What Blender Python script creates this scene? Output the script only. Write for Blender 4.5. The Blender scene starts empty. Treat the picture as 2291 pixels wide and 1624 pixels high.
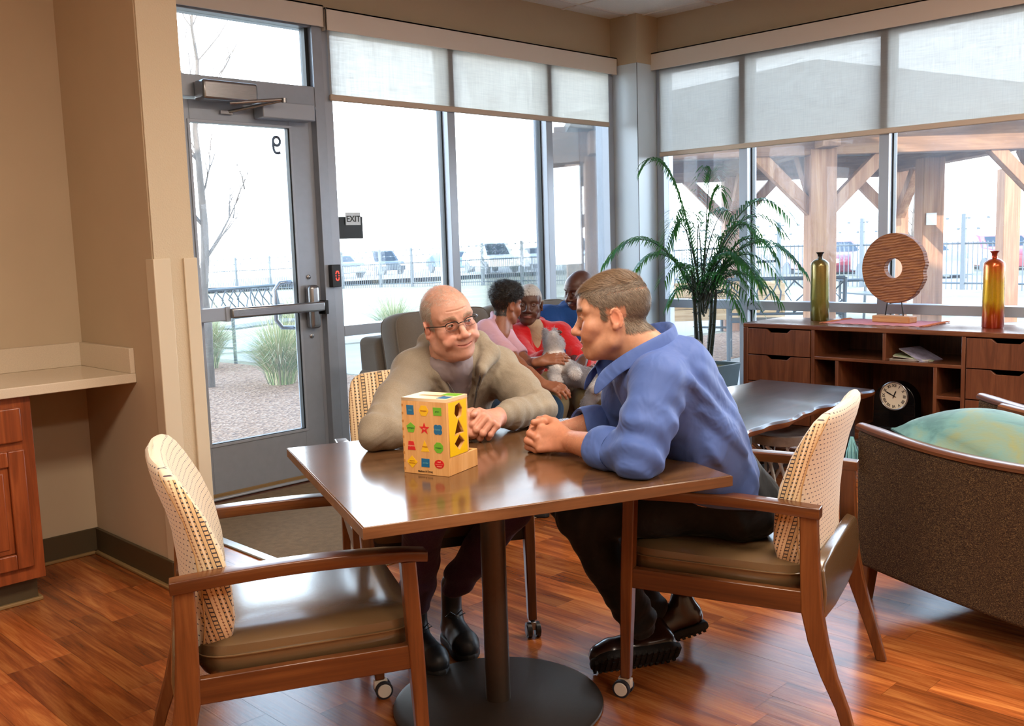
import bpy, bmesh, math, random
import numpy as np
from mathutils import Vector, Matrix, noise as mnoise
C = bpy.context.scene.collection
SC = bpy.context.scene
PI = math.pi
V = Vector
random.seed(7)

# ---------------------------------------------------------------- camera, sky, sun, exposure
cam_d = bpy.data.cameras.new('camera')
cam = bpy.data.objects.new('camera', cam_d)
C.objects.link(cam)
cam_d.sensor_width = 36.0
cam_d.lens = 2184.5 / 2291 * 36.0
cam_d.clip_end = 400
cam_d.clip_start = 0.05
_r, _d, _f = V((.7060, -.7076, -.0309)), V((-.1086, -.0647, -.9920)), V((.6999, .7037, -.1225))
cam.matrix_world = Matrix(((_r.x, -_d.x, -_f.x, 0), (_r.y, -_d.y, -_f.y, 0), (_r.z, -_d.z, -_f.z, 1.33), (0, 0, 0, 1)))
SC.camera = cam
SC.view_settings.view_transform = 'Standard'
SC.view_settings.look = 'None'
SC.view_settings.gamma = 1
SC.view_settings.use_curve_mapping = False
SC.view_settings.exposure = 0.42
SC.cycles.use_denoising = True
SC.cycles.max_bounces = 8
SC.cycles.diffuse_bounces = 4
SC.cycles.glossy_bounces = 4
SC.cycles.transparent_max_bounces = 24
SC.cycles.transmission_bounces = 6
SC.cycles.sample_clamp_indirect = 6.0
SC.cycles.caustics_reflective = False
SC.cycles.caustics_refractive = False

world = bpy.data.worlds.new('sky')
SC.world = world
world.use_nodes = True
_t = world.node_tree
_bg = _t.nodes['Background']
_bg.inputs[1].default_value = 1.0
_tc = _t.nodes.new('ShaderNodeTexCoord'); _sx = _t.nodes.new('ShaderNodeSeparateXYZ'); _rp = _t.nodes.new('ShaderNodeValToRGB')
_t.links.new(_tc.outputs['Generated'], _sx.inputs[0]); _t.links.new(_sx.outputs[2], _rp.inputs[0]); _t.links.new(_rp.outputs[0], _bg.inputs[0])
# hazy winter sky: bright pale band over the horizon, deeper blue towards the zenith
_el = _rp.color_ramp.elements
_el[0].position, _el[0].color = 0.0, (8.4, 8.8, 9.0, 1)
_el[1].position, _el[1].color = 1.0, (0.7, 1.2, 2.2, 1)
for _p, _c in ((.16, (8.0, 8.9, 9.6, 1)), (.38, (4.6, 6.0, 7.4, 1)), (.60, (1.6, 2.5, 3.8, 1))):
    _e = _el.new(_p); _e.color = _c

def lamp(name, kind, loc, rot, energy, color, size=None, size_y=None):
    ld = bpy.data.lights.new(name, kind)
    ld.energy = energy
    ld.color = color
    if kind == 'AREA':
        ld.shape = 'RECTANGLE' if size_y else 'SQUARE'
        ld.size = size
        if size_y: ld.size_y = size_y
    if kind == 'SUN': ld.angle = size
    o = bpy.data.objects.new(name, ld)
    C.objects.link(o)
    o.location = loc
    o.rotation_euler = rot
    return o
# low winter sun behind the building: travels towards +x +y
lamp('sun', 'SUN', (-5, -5, 20), V((.55, .75, -.36)).to_track_quat('-Z', 'Y').to_euler(), 5.0, (1, .93, .82), 0.01)
# the room's own warm ceiling panels (their housings are built with the ceiling)
PANELS = [(1.2, 1.0), (1.2, -1.4), (3.6, 1.2), (3.6, -1.4), (-1.0, 1.2)]
for _x, _y in PANELS:
    lamp('ceiling_lamp', 'AREA', (_x, _y, 2.925), (0, 0, 0), 44, (1, .87, .73), 1.18, .56)

# ---------------------------------------------------------------- small helpers
def link(o, parent=None):
    C.objects.link(o)
    if parent is not None: o.parent = parent
    return o
def tag(o, label=None, cat=None, group=None, kind=None):
    if label: o['label'] = label
    if cat: o['category'] = cat
    if group: o['group'] = group
    if kind: o['kind'] = kind
    return o
def empty(name, loc=(0, 0, 0), rz=0, label=None, cat=None, group=None, kind=None):
    o = bpy.data.objects.new(name, None)
    o.empty_display_size = .05
    link(o)
    o.location = loc
    o.rotation_euler = (0, 0, rz)
    return tag(o, label, cat, group, kind)
def dup(o, parent=None):
    c = o.copy()
    C.objects.link(c)
    c.parent = parent
    for ch in KIDS(o): dup(ch, c)
    return c
def KIDS(o): return [c for c in bpy.data.objects if c.parent == o]
def sp(t, a=.5):  # superellipse helper
    return math.copysign(abs(t) ** a, t)

class MB:
    """collects shapes and links them as ONE mesh object"""
    def __init__(s): s.v, s.f, s.m, s.uv = [], [], [], None
    def add(s, vs, fs, mi=0):
        n = len(s.v)
        s.v += [tuple(v) for v in vs]
        s.f += [tuple(i + n for i in f) for f in fs]
        s.m += [mi] * len(fs)
        return s
    def box(s, c, d, rot=None, mi=0, taper=1.0):
        x, y, z = d[0] / 2, d[1] / 2, d[2] / 2
        vs = [V((sx * x * (taper if sz < 0 else 1), sy * y * (taper if sz < 0 else 1), sz * z)) for sz in (-1, 1) for sy in (-1, 1) for sx in (-1, 1)]
        R = rot if rot is not None else Matrix.Identity(3)
        if isinstance(rot, (int, float)): R = Matrix.Rotation(rot, 3, 'Z')
        c = V(c)
        return s.add([c + R @ v for v in vs], [(0, 2, 3, 1), (4, 5, 7, 6), (0, 1, 5, 4), (2, 6, 7, 3), (0, 4, 6, 2), (1, 3, 7, 5)], mi)
    def bb(s, a, b, mi=0):
        return s.box([(a[i] + b[i]) / 2 for i in range(3)], [abs(b[i] - a[i]) for i in range(3)], mi=mi)
    def prism(s, pts, vec, mi=0):
        """polygon (3-D points, counter-clockwise seen against vec) pushed along vec"""
        n = len(pts); vec = V(vec)
        vs = [V(p) for p in pts] + [V(p) + vec for p in pts]
        fs = [tuple(range(n))[::-1], tuple(range(n, 2 * n))] + [(i, (i + 1) % n, (i + 1) % n + n, i + n) for i in range(n)]
        return s.add(vs, fs, mi)
    def tube(s, pts, rad, n=10, mi=0, cap=True, closed=False, flat=1.0, up=None):
        pts = [V(p) for p in pts]; k = len(pts)
        if not isinstance(rad, (list, tuple)): rad = [rad] * k
        rings, prev = [], None
        for i, p in enumerate(pts):
            if closed: t = pts[(i + 1) % k] - pts[i - 1]
            else: t = pts[min(i + 1, k - 1)] - pts[max(i - 1, 0)]
            t.normalize()
            if prev is None:
                a = V(up) if up else (V((0, 0, 1)) if abs(t.z) < .9 else V((1, 0, 0)))
                u = (a - t * a.dot(t)).normalized()
            else:
                u = (prev - t * prev.dot(t)).normalized()
            prev = u
            w = t.cross(u)
            rings.append([p + (u * math.cos(2 * PI * j / n) + w * math.sin(2 * PI * j / n) * flat) * rad[i] for j in range(n)])
        vs = [q for r in rings for q in r]
        fs = []
        for i in range(k if closed else k - 1):
            a, b = i * n, ((i + 1) % k) * n
            for j in range(n):
                j2 = (j + 1) % n
                fs.append((a + j, a + j2, b + j2, b + j))
        if cap and not closed:
            fs.append(tuple(range(n))[::-1]); fs.append(tuple(range((k - 1) * n, k * n)))
        return s.add(vs, fs, mi)
    def lathe(s, prof, c=(0, 0, 0), n=32, mi=0, R=None, cap=True):
        """prof: (radius, height) list"""
        c = V(c); vs, fs = [], []
        R = R if R is not None else Matrix.Identity(3)
        for r, h in prof:
            for j in range(n):
                a = 2 * PI * j / n
                vs.append(c + R @ V((r * math.cos(a), r * math.sin(a), h)))
        for i in range(len(prof) - 1):
            for j in range(n):
                j2 = (j + 1) % n
                fs.append((i * n + j, i * n + j2, (i + 1) * n + j2, (i + 1) * n + j))
        if cap:
            fs.append(tuple(range(n))[::-1]); fs.append(tuple(range((len(prof) - 1) * n, len(prof) * n)))
        return s.add(vs, fs, mi)
    def loft(s, rings, mi=0, cap=True, closed=True):
        n = len(rings[0]); vs = [q for r in rings for q in r]; fs = []
        for i in range(len(rings) - 1):
            for j in range(n if closed else n - 1):
                j2 = (j + 1) % n
                fs.append((i * n + j, i * n + j2, (i + 1) * n + j2, (i + 1) * n + j))
        if cap:
            fs.append(tuple(range(n))[::-1]); fs.append(tuple(range((len(rings) - 1) * n, len(rings) * n)))
        return s.add(vs, fs, mi)
    def build(s, name, mats, parent=None, bevel=0, seg=2, smooth=None, sub=0, loc=None):
        me = bpy.data.meshes.new(name)
        me.from_pydata(s.v, [], s.f)
        if not isinstance(mats, (list, tuple)): mats = [mats]
        for m in mats: me.materials.append(m)
        if len(mats) > 1: me.polygons.foreach_set('material_index', s.m)
        bm = bmesh.new(); bm.from_mesh(me)
        bmesh.ops.recalc_face_normals(bm, faces=bm.faces)
        bm.to_mesh(me); bm.free()
        o = link(bpy.data.objects.new(name, me), parent)
        if loc is not None: o.location = loc
        if smooth is None: smooth = bevel > 0 or sub > 0
        if smooth:
            me.polygons.foreach_set('use_smooth', [True] * len(me.polygons))
            if not sub and bevel <= 0: me.set_sharp_from_angle(angle=math.radians(40))
        if sub:
            md = o.modifiers.new('s', 'SUBSURF'); md.levels = sub; md.render_levels = sub
        if bevel > 0:
            md = o.modifiers.new('b', 'BEVEL'); md.width = bevel; md.segments = seg
            md.limit_method = 'ANGLE'; md.angle_limit = math.radians(35); md.harden_normals = False
            me.set_sharp_from_angle(angle=math.radians(50))
        return o
def part(name, mat, parent, boxes, bevel=.002, seg=2):
    m = MB()
    for a, b in boxes: m.bb(a, b)
    return m.build(name, mat, parent, bevel=bevel, seg=seg)
def sm(o): o['kind'] = 'structure'; return o

# ---------------------------------------------------------------- materials
def hexc(h, g=1.0):
    h = h.lstrip('#')
    return tuple((((int(h[i:i + 2], 16) / 255 + .055) / 1.055) ** 2.4 if int(h[i:i + 2], 16) > 10 else int(h[i:i + 2], 16) / 255 / 12.92) * g for i in (0, 2, 4)) + (1,)
class NT:
    def __init__(s, name):
        s.mat = bpy.data.materials.new(name); s.mat.use_nodes = True
        s.t = s.mat.node_tree; s.b = s.t.nodes['Principled BSDF']
    def n(s, t, **kw):
        nd = s.t.nodes.new(t)
        for k, v in kw.items():
            if k.startswith('i_'):
                key = k[2:]
                nd.inputs[int(key) if key.isdigit() else key.replace('_', ' ')].default_value = v
            else: setattr(nd, k, v)
        return nd
    def l(s, a, b): s.t.links.new(a, b)
    def coord(s, kind='Object', scale=(1, 1, 1), rot=(0, 0, 0), src=None):
        mp = s.n('ShaderNodeMapping'); mp.inputs['Scale'].default_value = scale; mp.inputs['Rotation'].default_value = rot
        if src is None:
            if kind == 'Position': src = s.n('ShaderNodeNewGeometry').outputs['Position']
            else: src = s.n('ShaderNodeTexCoord').outputs[kind]
        s.l(src, mp.inputs[0]); return mp.outputs[0]
    def noise(s, vec, scale=5, detail=4, rough=.55, dist=0):
        nd = s.n('ShaderNodeTexNoise', i_Scale=scale, i_Detail=detail, i_Roughness=rough, i_Distortion=dist)
        s.l(vec, nd.inputs['Vector']); return nd.outputs[0]
    def ramp(s, fac, stops):
        r = s.n('ShaderNodeValToRGB'); e = r.color_ramp.elements
        e[0].position, e[0].color = stops[0]; e[1].position, e[1].color = stops[-1]
        for p, c in stops[1:-1]:
            x = e.new(p); x.color = c
        s.l(fac, r.inputs[0]); return r.outputs[0]
    def mix(s, fac, a, b, mode='MIX'):
        m = s.n('ShaderNodeMix', data_type='RGBA', blend_type=mode)
        for v, i in ((fac, 0), (a, 6), (b, 7)):
            if isinstance(v, (int, float, tuple)): m.inputs[i].default_value = v
            else: s.l(v, m.inputs[i])
        return m.outputs[2]
    def math(s, op, a, b=None, c=None, clamp=False):
        m = s.n('ShaderNodeMath', operation=op, use_clamp=clamp)
        for i, v in enumerate((a, b, c)):
            if v is None: continue
            if isinstance(v, (int, float)): m.inputs[i].default_value = v
            else: s.l(v, m.inputs[i])
        return m.outputs[0]
    def bump(s, h, strength=.3, dist=.002):
        b = s.n('ShaderNodeBump', i_Strength=strength, i_Distance=dist)
        s.l(h, b.inputs['Height']); s.l(b.outputs[0], s.b.inputs['Normal'])
    def setp(s, **kw):
        for k, v in kw.items():
            k = k.replace('_', ' ')
            if isinstance(v, (int, float, tuple)): s.b.inputs[k].default_value = v
            else: s.l(v, s.b.inputs[k])
        return s
def plain(name, col, rough=.5, metal=0, var=.0, vs=8, bump=0, bs=60, bd=.002, spec=.5, stretch=(1, 1, 1), coat=0, sheen=0, **kw):
    t = NT(name)
    c = hexc(col) if isinstance(col, str) else col
    t.setp(Roughness=rough, Metallic=metal, Base_Color=c, Specular_IOR_Level=spec, Coat_Weight=coat, Sheen_Weight=sheen)
    if var:
        n = t.noise(t.coord(scale=stretch), vs, 5)
        d = tuple(x * (1 - var) for x in c[:3]) + (1,); e = tuple(min(1, x * (1 + var)) for x in c[:3]) + (1,)
        t.setp(Base_Color=t.ramp(n, [(.3, d), (.7, e)]))
    if bump: t.bump(t.noise(t.coord(scale=stretch), bs, 3), bump, bd)
    t.setp(**kw)
    return t.mat
def wood(name, dark, mid, light, axis=1, rough=.35, scale=1.0, coat=0.0, rnd=False, bump=.12, coordk='Object', grain=1.0):
    """streaky grain that runs along the axis"""
    t = NT(name)
    sc = [9 * scale] * 3; sc[axis] = .9 * scale
    src = None
    vec = t.coord(coordk, tuple(sc))
    if rnd:
        oi = t.n('ShaderNodeObjectInfo'); ge = t.n('ShaderNodeNewGeometry')
        r = t.math('FRACT', t.math('ADD', t.math('MULTIPLY', oi.outputs['Random'], 7.13), ge.outputs['Random Per Island']))
        off = t.n('ShaderNodeCombineXYZ'); t.l(t.math('MULTIPLY', r, 37.0), off.inputs[0]); t.l(t.math('MULTIPLY', r, 91.0), off.inputs[1]); t.l(t.math('MULTIPLY', r, 53.0), off.inputs[2])
        ad = t.n('ShaderNodeVectorMath', operation='ADD'); t.l(vec, ad.inputs[0]); t.l(off.outputs[0], ad.inputs[1]); vec = ad.outputs[0]
    n1 = t.noise(vec, 1.6, 6, .6, 1.2)
    sc2 = [70 * scale] * 3; sc2[axis] = 2.2 * scale
    n2 = t.noise(t.coord(coordk, tuple(sc2)), 2.0, 3, .6)
    f = t.math('ADD', t.math('MULTIPLY', n1, .72), t.math('MULTIPLY', n2, .28 * grain))
    col = t.ramp(f, [(.32, hexc(dark)), (.5, hexc(mid)), (.68, hexc(light))])
    if rnd:
        hsv = t.n('ShaderNodeHueSaturation')
        t.l(t.math('ADD', t.math('MULTIPLY', r, .7), .62), hsv.inputs['Value']); t.l(col, hsv.inputs['Color']); col = hsv.outputs[0]
    t.setp(Base_Color=col, Roughness=rough, Coat_Weight=coat, Coat_Roughness=.15)
    if bump: t.bump(n2, bump, .001)
    return t.mat
def fabric(name, c1, c2, scale=900, bump=.35, sheen=.25, rough=.9, var=.25):
    t = NT(name)
    v = t.coord()
    a = t.noise(v, scale * .35, 2, .7); b = t.noise(v, 7, 4)
    col = t.mix(a, hexc(c1), hexc(c2))
    col = t.mix(var, col, t.ramp(b, [(.3, hexc(c1)), (.7, hexc(c2))]))
    t.setp(Base_Color=col, Roughness=rough, Sheen_Weight=sheen, Sheen_Roughness=.5, Specular_IOR_Level=.2)
    t.bump(a, bump, .0012)
    return t.mat
def glass(name, tint=(1, 1, 1, 1), refl=1.0, veil=0):
    t = NT(name)
    tr = t.n('ShaderNodeBsdfTransparent'); tr.inputs[0].default_value = tint
    gl = t.n('ShaderNodeBsdfGlossy'); gl.inputs['Roughness'].default_value = .01
    fr = t.n('ShaderNodeFresnel'); fr.inputs[0].default_value = 1.45
    mx = t.n('ShaderNodeMixShader')
    t.l(t.math('MULTIPLY', fr.outputs[0], refl), mx.inputs[0]); t.l(tr.outputs[0], mx.inputs[1]); t.l(gl.outputs[0], mx.inputs[2])
    out = t.t.nodes['Material Output']
    last = mx.outputs[0]
    if veil:  # bluish haze mixed into the pane to wash out the view, plus specks
        df = t.n('ShaderNodeBsdfTranslucent'); df.inputs[0].default_value = (.75, .86, 1, 1)
        m2 = t.n('ShaderNodeMixShader')
        vo = t.n('ShaderNodeTexVoronoi', i_Scale=70.0); t.l(t.coord('Position'), vo.inputs['Vector'])
        spk = t.math('MULTIPLY', t.math('LESS_THAN', vo.outputs['Distance'], .06), .12)
        t.l(t.math('ADD', t.math('MULTIPLY', t.noise(t.coord('Position'), 3, 5), veil), spk), m2.inputs[0])
        t.l(last, m2.inputs[1]); t.l(df.outputs[0], m2.inputs[2]); last = m2.outputs[0]
    t.l(last, out.inputs[0])
    return t.mat

M = {}
M['tan'] = plain('wall_tan', '#BEAC90', .75, var=.03, vs=3, bump=.12, bs=220, bd=.001)
M['tan_rough'] = plain('wall_tan_textured', '#C8B89C', .7, bump=.5, bs=160, bd=.003)
M['guard'] = plain('vinyl_guard', '#D0C2A8', .35)
M['base'] = plain('vinyl_base', '#4A3D28', .45)
M['cove'] = plain('cove_strip', '#8A6E45', .5)
M['alu'] = plain('aluminium_paint', '#A9B2BF', .38, .25)
M['alu_door'] = plain('aluminium_door', '#A0A9B6', .36, .3, var=.04, vs=20)
M['alu_light'] = plain('aluminium_column', '#CFDBE4', .4, .1)
M['steel'] = plain('brushed_steel', '#9A9A9C', .26, .9, var=.1, vs=30, stretch=(1, 12, 12))
M['gasket'] = plain('black_gasket', '#121A1E', .5)
M['black'] = plain('black_plastic', '#0B0B0D', .4)
M['white_pl'] = plain('white_plastic', '#DAD6CE', .4)
M['valance'] = plain('valance_cream', '#E4DACE', .55)
M['glass'] = glass('window_glass', (.97, .99, 1, 1), .8, .035)
M['glass_veil'] = glass('veiled_glass', (.96, .98, 1, 1), .8, .055)  # same pane with a stronger haze mixed in
M['floorbase'] = plain('floor_joint', '#5A2E16', .5)
M['plank'] = wood('plank_vinyl', '#5E2E14', '#985226', '#C07C40', 1, .22, 1.0, 0, True, .18, 'Position')
M['ctile'] = plain('ceiling_tile', '#F2EEE8', .9, var=.05, vs=120, bump=.5, bs=150, bd=.002)
M['tbar'] = plain('ceiling_bar', '#E8E4DE', .5)
# ================================================================ THE ROOM
GX, GY, HC = 6.2, 4.83, 2.96          # glass planes and ceiling height
# floor and planks (run along y)
m = MB(); m.bb((-3.2, -3.2, -.14), (GX + .09, GY + .09, -.004)); fl = sm(m.build('floor', M['floorbase']))
pl_me = {}
def plank_mesh(L):
    if L not in pl_me:
        mb = MB(); w, g = .105, .0004
        mb.add([(g, g, -.006), (w - g, g, -.006), (w - g, L - g, -.006), (g, L - g, -.006), (g, g, 0), (w - g, g, 0), (w - g, L - g, 0), (g, L - g, 0)],
               [(4, 5, 6, 7), (0, 1, 5, 4), (1, 2, 6, 5), (2, 3, 7, 6), (3, 0, 4, 7)])
        o = mb.build('plank', M['plank'], fl); pl_me[L] = o.data; bpy.data.objects.remove(o)
    return pl_me[L]
rest, planks = MB(), []
rp = random.Random(3)
for i in range(-29, 59):
    x = i * .105; y = -3.2 + rp.random() * .5
    while y < 4.8:
        L = rp.choice((.45, .6, .6, .75)); y1 = min(y + L, 4.8)
        if x + .105 > 1.69 and x < 1.86 and y1 > 3.62: y1 = 3.62 if y < 3.6 else y1
        q = [(x, y1)]
        if not (x > 2.10 and x < 3.4 and y > 3.2):
            depth = .7 * (x + y + L / 2)
            lat = .706 * x - .708 * y
            vis = depth > .9 and abs(lat) < depth * .56 + .25 and y1 - y > .44 and x < 6.1 and not (x < 1.7 and y > 4.2)
            if vis and y1 - y == L: planks.append((depth, x, y, L))
            elif y1 - y > .02:
                g = .0004
                rest.add([(x + g, y + g, 0), (x + .105 - g, y + g, 0), (x + .105 - g, y1 - g, 0), (x + g, y1 - g, 0)], [(0, 1, 2, 3)])
        y += L
planks.sort()
for d_, x, y, L in planks[:298]:
    o = link(bpy.data.objects.new('plank', plank_mesh(L)), fl); o.location = (x, y, 0)
for d_, x, y, L in planks[298:]:
    g = .0004
    rest.add([(x + g, y + g, 0), (x + .105 - g, y + g, 0), (x + .105 - g, y + L - g, 0), (x + g, y + L - g, 0)], [(0, 1, 2, 3)])
tag(rest.build('planks', M['plank'], fl), kind='stuff')

# walk-off mat
t = NT('mat_weave')
vec = t.coord(scale=(1, 1, 1), rot=(0, 0, .785))
w1 = t.n('ShaderNodeTexWave', i_Scale=95.0, i_Distortion=1.5); t.l(vec, w1.inputs[0])
w2 = t.n('ShaderNodeTexWave', bands_direction='Y', i_Scale=60.0, i_Distortion=1.0); t.l(vec, w2.inputs[0])
h = t.math('MULTIPLY', w1.outputs[1], w2.outputs[1])
t.setp(Base_Color=t.ramp(t.math('ADD', h, t.math('MULTIPLY', t.noise(vec, 30, 3), .4)), [(.15, hexc('#5B4A36')), (.5, hexc('#8E7658')), (.9, hexc('#B79C78'))]), Roughness=.95)
t.bump(h, .6, .003); M['matw'] = t.mat
rug = empty('entrance_mat', (2.12, 3.2, 0), 0, 'brown woven entrance mat on the floor in front of the glass door', 'mat')
part('mat_pile', M['matw'], rug, [((0.03, 0, 0), (1.28, 1.50, .006))], .003)
part('edge_strip', plain('reducer_strip', '#B9B6B0', .3, .4), rug, [((-.022, 0, 0), (.03, 1.50, .009))], .006)

# ceiling with lay-in tiles
m = MB(); m.bb((-3.2, -3.2, HC + .02), (GX + .09, GY + .09, HC + .14)); ce = sm(m.build('ceiling', M['ctile']))
tm = MB(); tm.bb((.006, .006, .004), (.6036, .6036, .02)); to = tm.build('ceiling_tile', M['ctile'], ce); tile_me = to.data; bpy.data.objects.remove(to)
x0, y0 = 5.99 - .61 * 16, 4.63 - .61 * 14
for i in range(17):
    for j in range(15):
        x, y = x0 + i * .61, y0 + j * .61
        if any(abs(x + .305 - a) < .62 and abs(y + .305 - b) < .4 for a, b in PANELS): continue
        if x < -3.3 or y < -3.3 or x > 5.7 or y > 4.3: continue
        o = link(bpy.data.objects.new('ceiling_tile', tile_me), ce); o.location = (x, y, HC)
tb = MB()
for i in range(18): tb.bb((x0 + i * .61 - .012, -3.2, HC - .003), (x0 + i * .61 + .012, GY, HC + .004))
for j in range(16): tb.bb((-3.2, y0 + j * .61 - .012, HC - .002), (GX, y0 + j * .61 + .012, HC + .004))
tb.build('ceiling_grid', M['tbar'], ce)
bt = MB(); bt.bb((5.99, -3.2, HC + .004), (GX, GY, HC + .015)); bt.bb((-3.2, 4.63, HC + .004), (GX, GY, HC + .015)); bt.build('border_tile', M['ctile'], ce)
M['diffuser'] = plain('lamp_diffuser', '#FFE6C4', .5); M['diffuser'].node_tree.nodes['Principled BSDF'].inputs['Emission Color'].default_value = (1, .76, .5, 1)
M['diffuser'].node_tree.nodes['Principled BSDF'].inputs['Emission Strength'].default_value = 3
for i, (a, b) in enumerate(PANELS):
    cl = empty('ceiling_light', (a, b, HC), 0, None, 'light')
    cl['label'] = 'flat warm white ceiling panel light over the ' + ['middle', 'rear middle', 'right-hand', 'rear right-hand', 'kitchenette'][i] + ' part of the room'
    part('frame', M['tbar'], cl, [((-.61, -.305, -.006), (.61, -.285, .02)), ((-.61, .285, -.006), (.61, .305, .02)), ((-.61, -.29, -.006), (-.59, .29, .02)), ((.59, -.29, -.006), (.61, .29, .02))])
    part('diffuser', M['diffuser'], cl, [((-.59, -.285, .006), (.59, .285, .014))])

# solid walls
def wall(name, boxes, mt): return sm(part(name, mt, None, boxes, .0))
wall('wall_alcove', [((-3.2, 4.38, 0), (1.69, 4.52, HC + .02))], M['tan'])
wall('wall_left', [((1.69, 3.62, 0), (1.853, GY + .09, HC + .02))], M['tan_rough'])
wall('wall_rear', [((-3.2, -3.3, 0), (GX + .1, -3.2, HC + .02))], M['tan'])
wall('wall_far_left', [((-3.3, -3.3, 0), (-3.2, 4.5, HC + .02))], M['tan'])
wall('wall_window_left', [((1.853, GY - .04, 2.615), (5.907, GY + .12, HC + .02))], M['tan'])
wall('wall_window_right', [((GX - .04, -3.2, 2.615), (GX + .12, 4.54, HC + .02)), ((GX, -3.2, 0), (GX + .12, -2.4, 2.615))], M['tan'])
wall('roof', [((-3.6, -3.6, HC + .14), (GX + .25, GY + .25, 4.3))], plain('roof_edge', '#A89878', .8))
# smooth painted skin of the side wall that faces the kitchenette, and the corner guards
sm(part('wall_left_face', M['tan'], None, [((1.686, 3.63, 0), (1.69, 4.38, HC))], 0))
for i, (a, b) in enumerate((((1.684, 3.612), (1.752, 3.62)), ((1.805, 3.609), (1.859, 3.62)))):
    g = MB(); g.bb((a[0], a[1], .11), (b[0], b[1], 1.31))
    if i == 0: g.bb((1.682, 3.612, .11), (1.689, 3.68, 1.31))
    else: g.bb((1.853, 3.609, .11), (1.861, 3.68, 1.31))
    sm(g.build('trim_%d' % (i + 1), M['guard'], bevel=.003))
for nm, bx, bx2 in (('baseboard_alcove', ((-3.2, 4.368, .0), (1.686, 4.38, .115)), ((-3.2, 4.352, 0), (1.686, 4.37, .014))),
               ('baseboard_left', ((1.672, 3.62, .0), (1.686, 4.37, .115)), ((1.655, 3.62, 0), (1.674, 4.37, .014))),
               ('baseboard_end', ((1.672, 3.606, 0), (1.87, 3.62, .115)), ((1.66, 3.592, 0), (1.88, 3.607, .014)))):
    b = sm(part(nm, M['base'], None, [bx], .003)); part('cove', M['cove'], b, [bx2], .004)

# corner column: beige box above, aluminium cladding below
sm(part('column', M['tan'], None, [((5.907, 4.54, 2.615), (GX + .12, GY + .12, HC + .02))], .002))
cc = sm(part('column_cladding', M['alu_light'], None, [((5.912, 4.545, 0), (GX + .12, GY + .12, 2.64))], .004))
part('joint', M['gasket'], cc, [((5.9105, 4.5435, 0), (5.914, 4.5465, 2.63))], 0)

# storefront glazing: frames are parts of the windows
def window(n, axis, a0, a1, mull, sill_z, glass_mat, top=2.62, jamb0=.06, jamb1=.06, lower=True):
    """axis 0: runs along x on y=GY; axis 1: runs along y on x=GX"""
    w = sm(empty('window_%d' % n, (0, 0, 0))); mull = sorted(mull)
    G = GY if axis == 0 else GX
    def B(name, mt, u0, u1, z0, z1, d0, d1, bev=.002):
        a, b = ((u0, G + d0, z0), (u1, G + d1, z1)) if axis == 0 else ((G + d0, u0, z0), (G + d1, u1, z1))
        return part(name, mt, w, [(a, b)], bev)
    B('jamb', M['alu'], a0, a0 + jamb0, 0, top, -.06, .06); B('jamb', M['alu'], a1 - jamb1, a1, 0, top, -.06, .06)
    for c in mull:
        B('mullion', M['alu'], c - .032, c + .032, 0, top, -.065, .06)
        B('gasket', M['gasket'], c - .041, c - .031, .1, top, -.012, .03, 0); B('gasket', M['gasket'], c + .031, c + .041, .1, top, -.012, .03, 0)
    ed = [a0 + jamb0] + [x for c in mull for x in (c - .032, c + .032)] + [a1 - jamb1]
    for k in range(0, len(ed), 2):
        u0, u1 = ed[k], ed[k + 1]
        B('sill_rail', M['alu'], u0, u1, sill_z - .062, sill_z, -.062, .05)
        B('bottom_rail', M['alu'], u0, u1, 0, .1, -.06, .05)
        B('top_rail', M['alu'], u0, u1, top - .06, top, -.06, .05)
        B('pane', glass_mat, u0, u1, sill_z, top - .06, -.003, .003, 0)
        B('pane', glass_mat, u0, u1, .1, sill_z - .062, -.003, .003, 0)
    return w
window(1, 0, 3.30, 5.907, (4.262, 5.185), .872, M['glass'])
window(2, 1, -2.4, 4.54, (3.79, 2.77, 1.75, .73, -.29, -1.31), .862, M['glass_veil'])

# door with transom
dr = sm(empty('door_1', (0, 0, 0)))
A = M['alu_door']
def D(name, mt, a, b, bev=.002): return part(name, mt, dr, [(a, b)], bev)
D('jamb', A, (3.235, GY - .07, 0), (3.30, GY + .06, 2.62)); D('jamb', A, (2.25, GY - .07, 0), (2.325, GY + .06, 2.62))
D('jamb_stop', M['alu'], (3.212, GY - .02, 0), (3.236, GY + .05, 2.14)); D('jamb_gap', M['gasket'], (3.208, GY - .015, .01), (3.213, GY + .04, 2.12), 0)
D('header', A, (2.325, GY - .065, 2.125), (3.235, GY + .06, 2.235)); D('transom_top', A, (2.325, GY - .06, 2.56), (3.235, GY + .06, 2.62))
D('transom_gasket', M['gasket'], (3.212, GY - .03, 2.235), (3.236, GY + .02, 2.56), 0)
D('transom_pane', M['glass'], (2.325, GY - .003, 2.235), (3.235, GY + .003, 2.56), 0)
D('filler', M['alu'], (1.86, GY - .05, 0), (2.25, GY + .06, 2.62))
leaf = MB()
for a, b in (((2.33, 4.80, .012), (2.485, 4.85, 2.115)), ((3.075, 4.80, .012), (3.207, 4.85, 2.115)), ((2.485, 4.80, 2.0), (3.075, 4.85, 2.115)), ((2.485, 4.80, .012), (3.075, 4.85, .30))): leaf.bb(a, b)
lf = leaf.build('door_leaf', A, dr, bevel=.002)
part('glazing_bead', M['alu'], lf, [((2.485, 4.794, .285), (3.09, 4.80, .30)), ((2.485, 4.794, 2.0), (3.09, 4.80, 2.015)), ((3.075, 4.794, .30), (3.09, 4.80, 2.0)), ((2.47, 4.794, .285), (2.485, 4.80, 2.015))], .001)
part('bead_gasket', M['gasket'], lf, [((3.067, 4.80, .30), (3.077, 4.83, 2.0)), ((2.485, 4.80, .297), (3.075, 4.83, .304))], 0)
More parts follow.
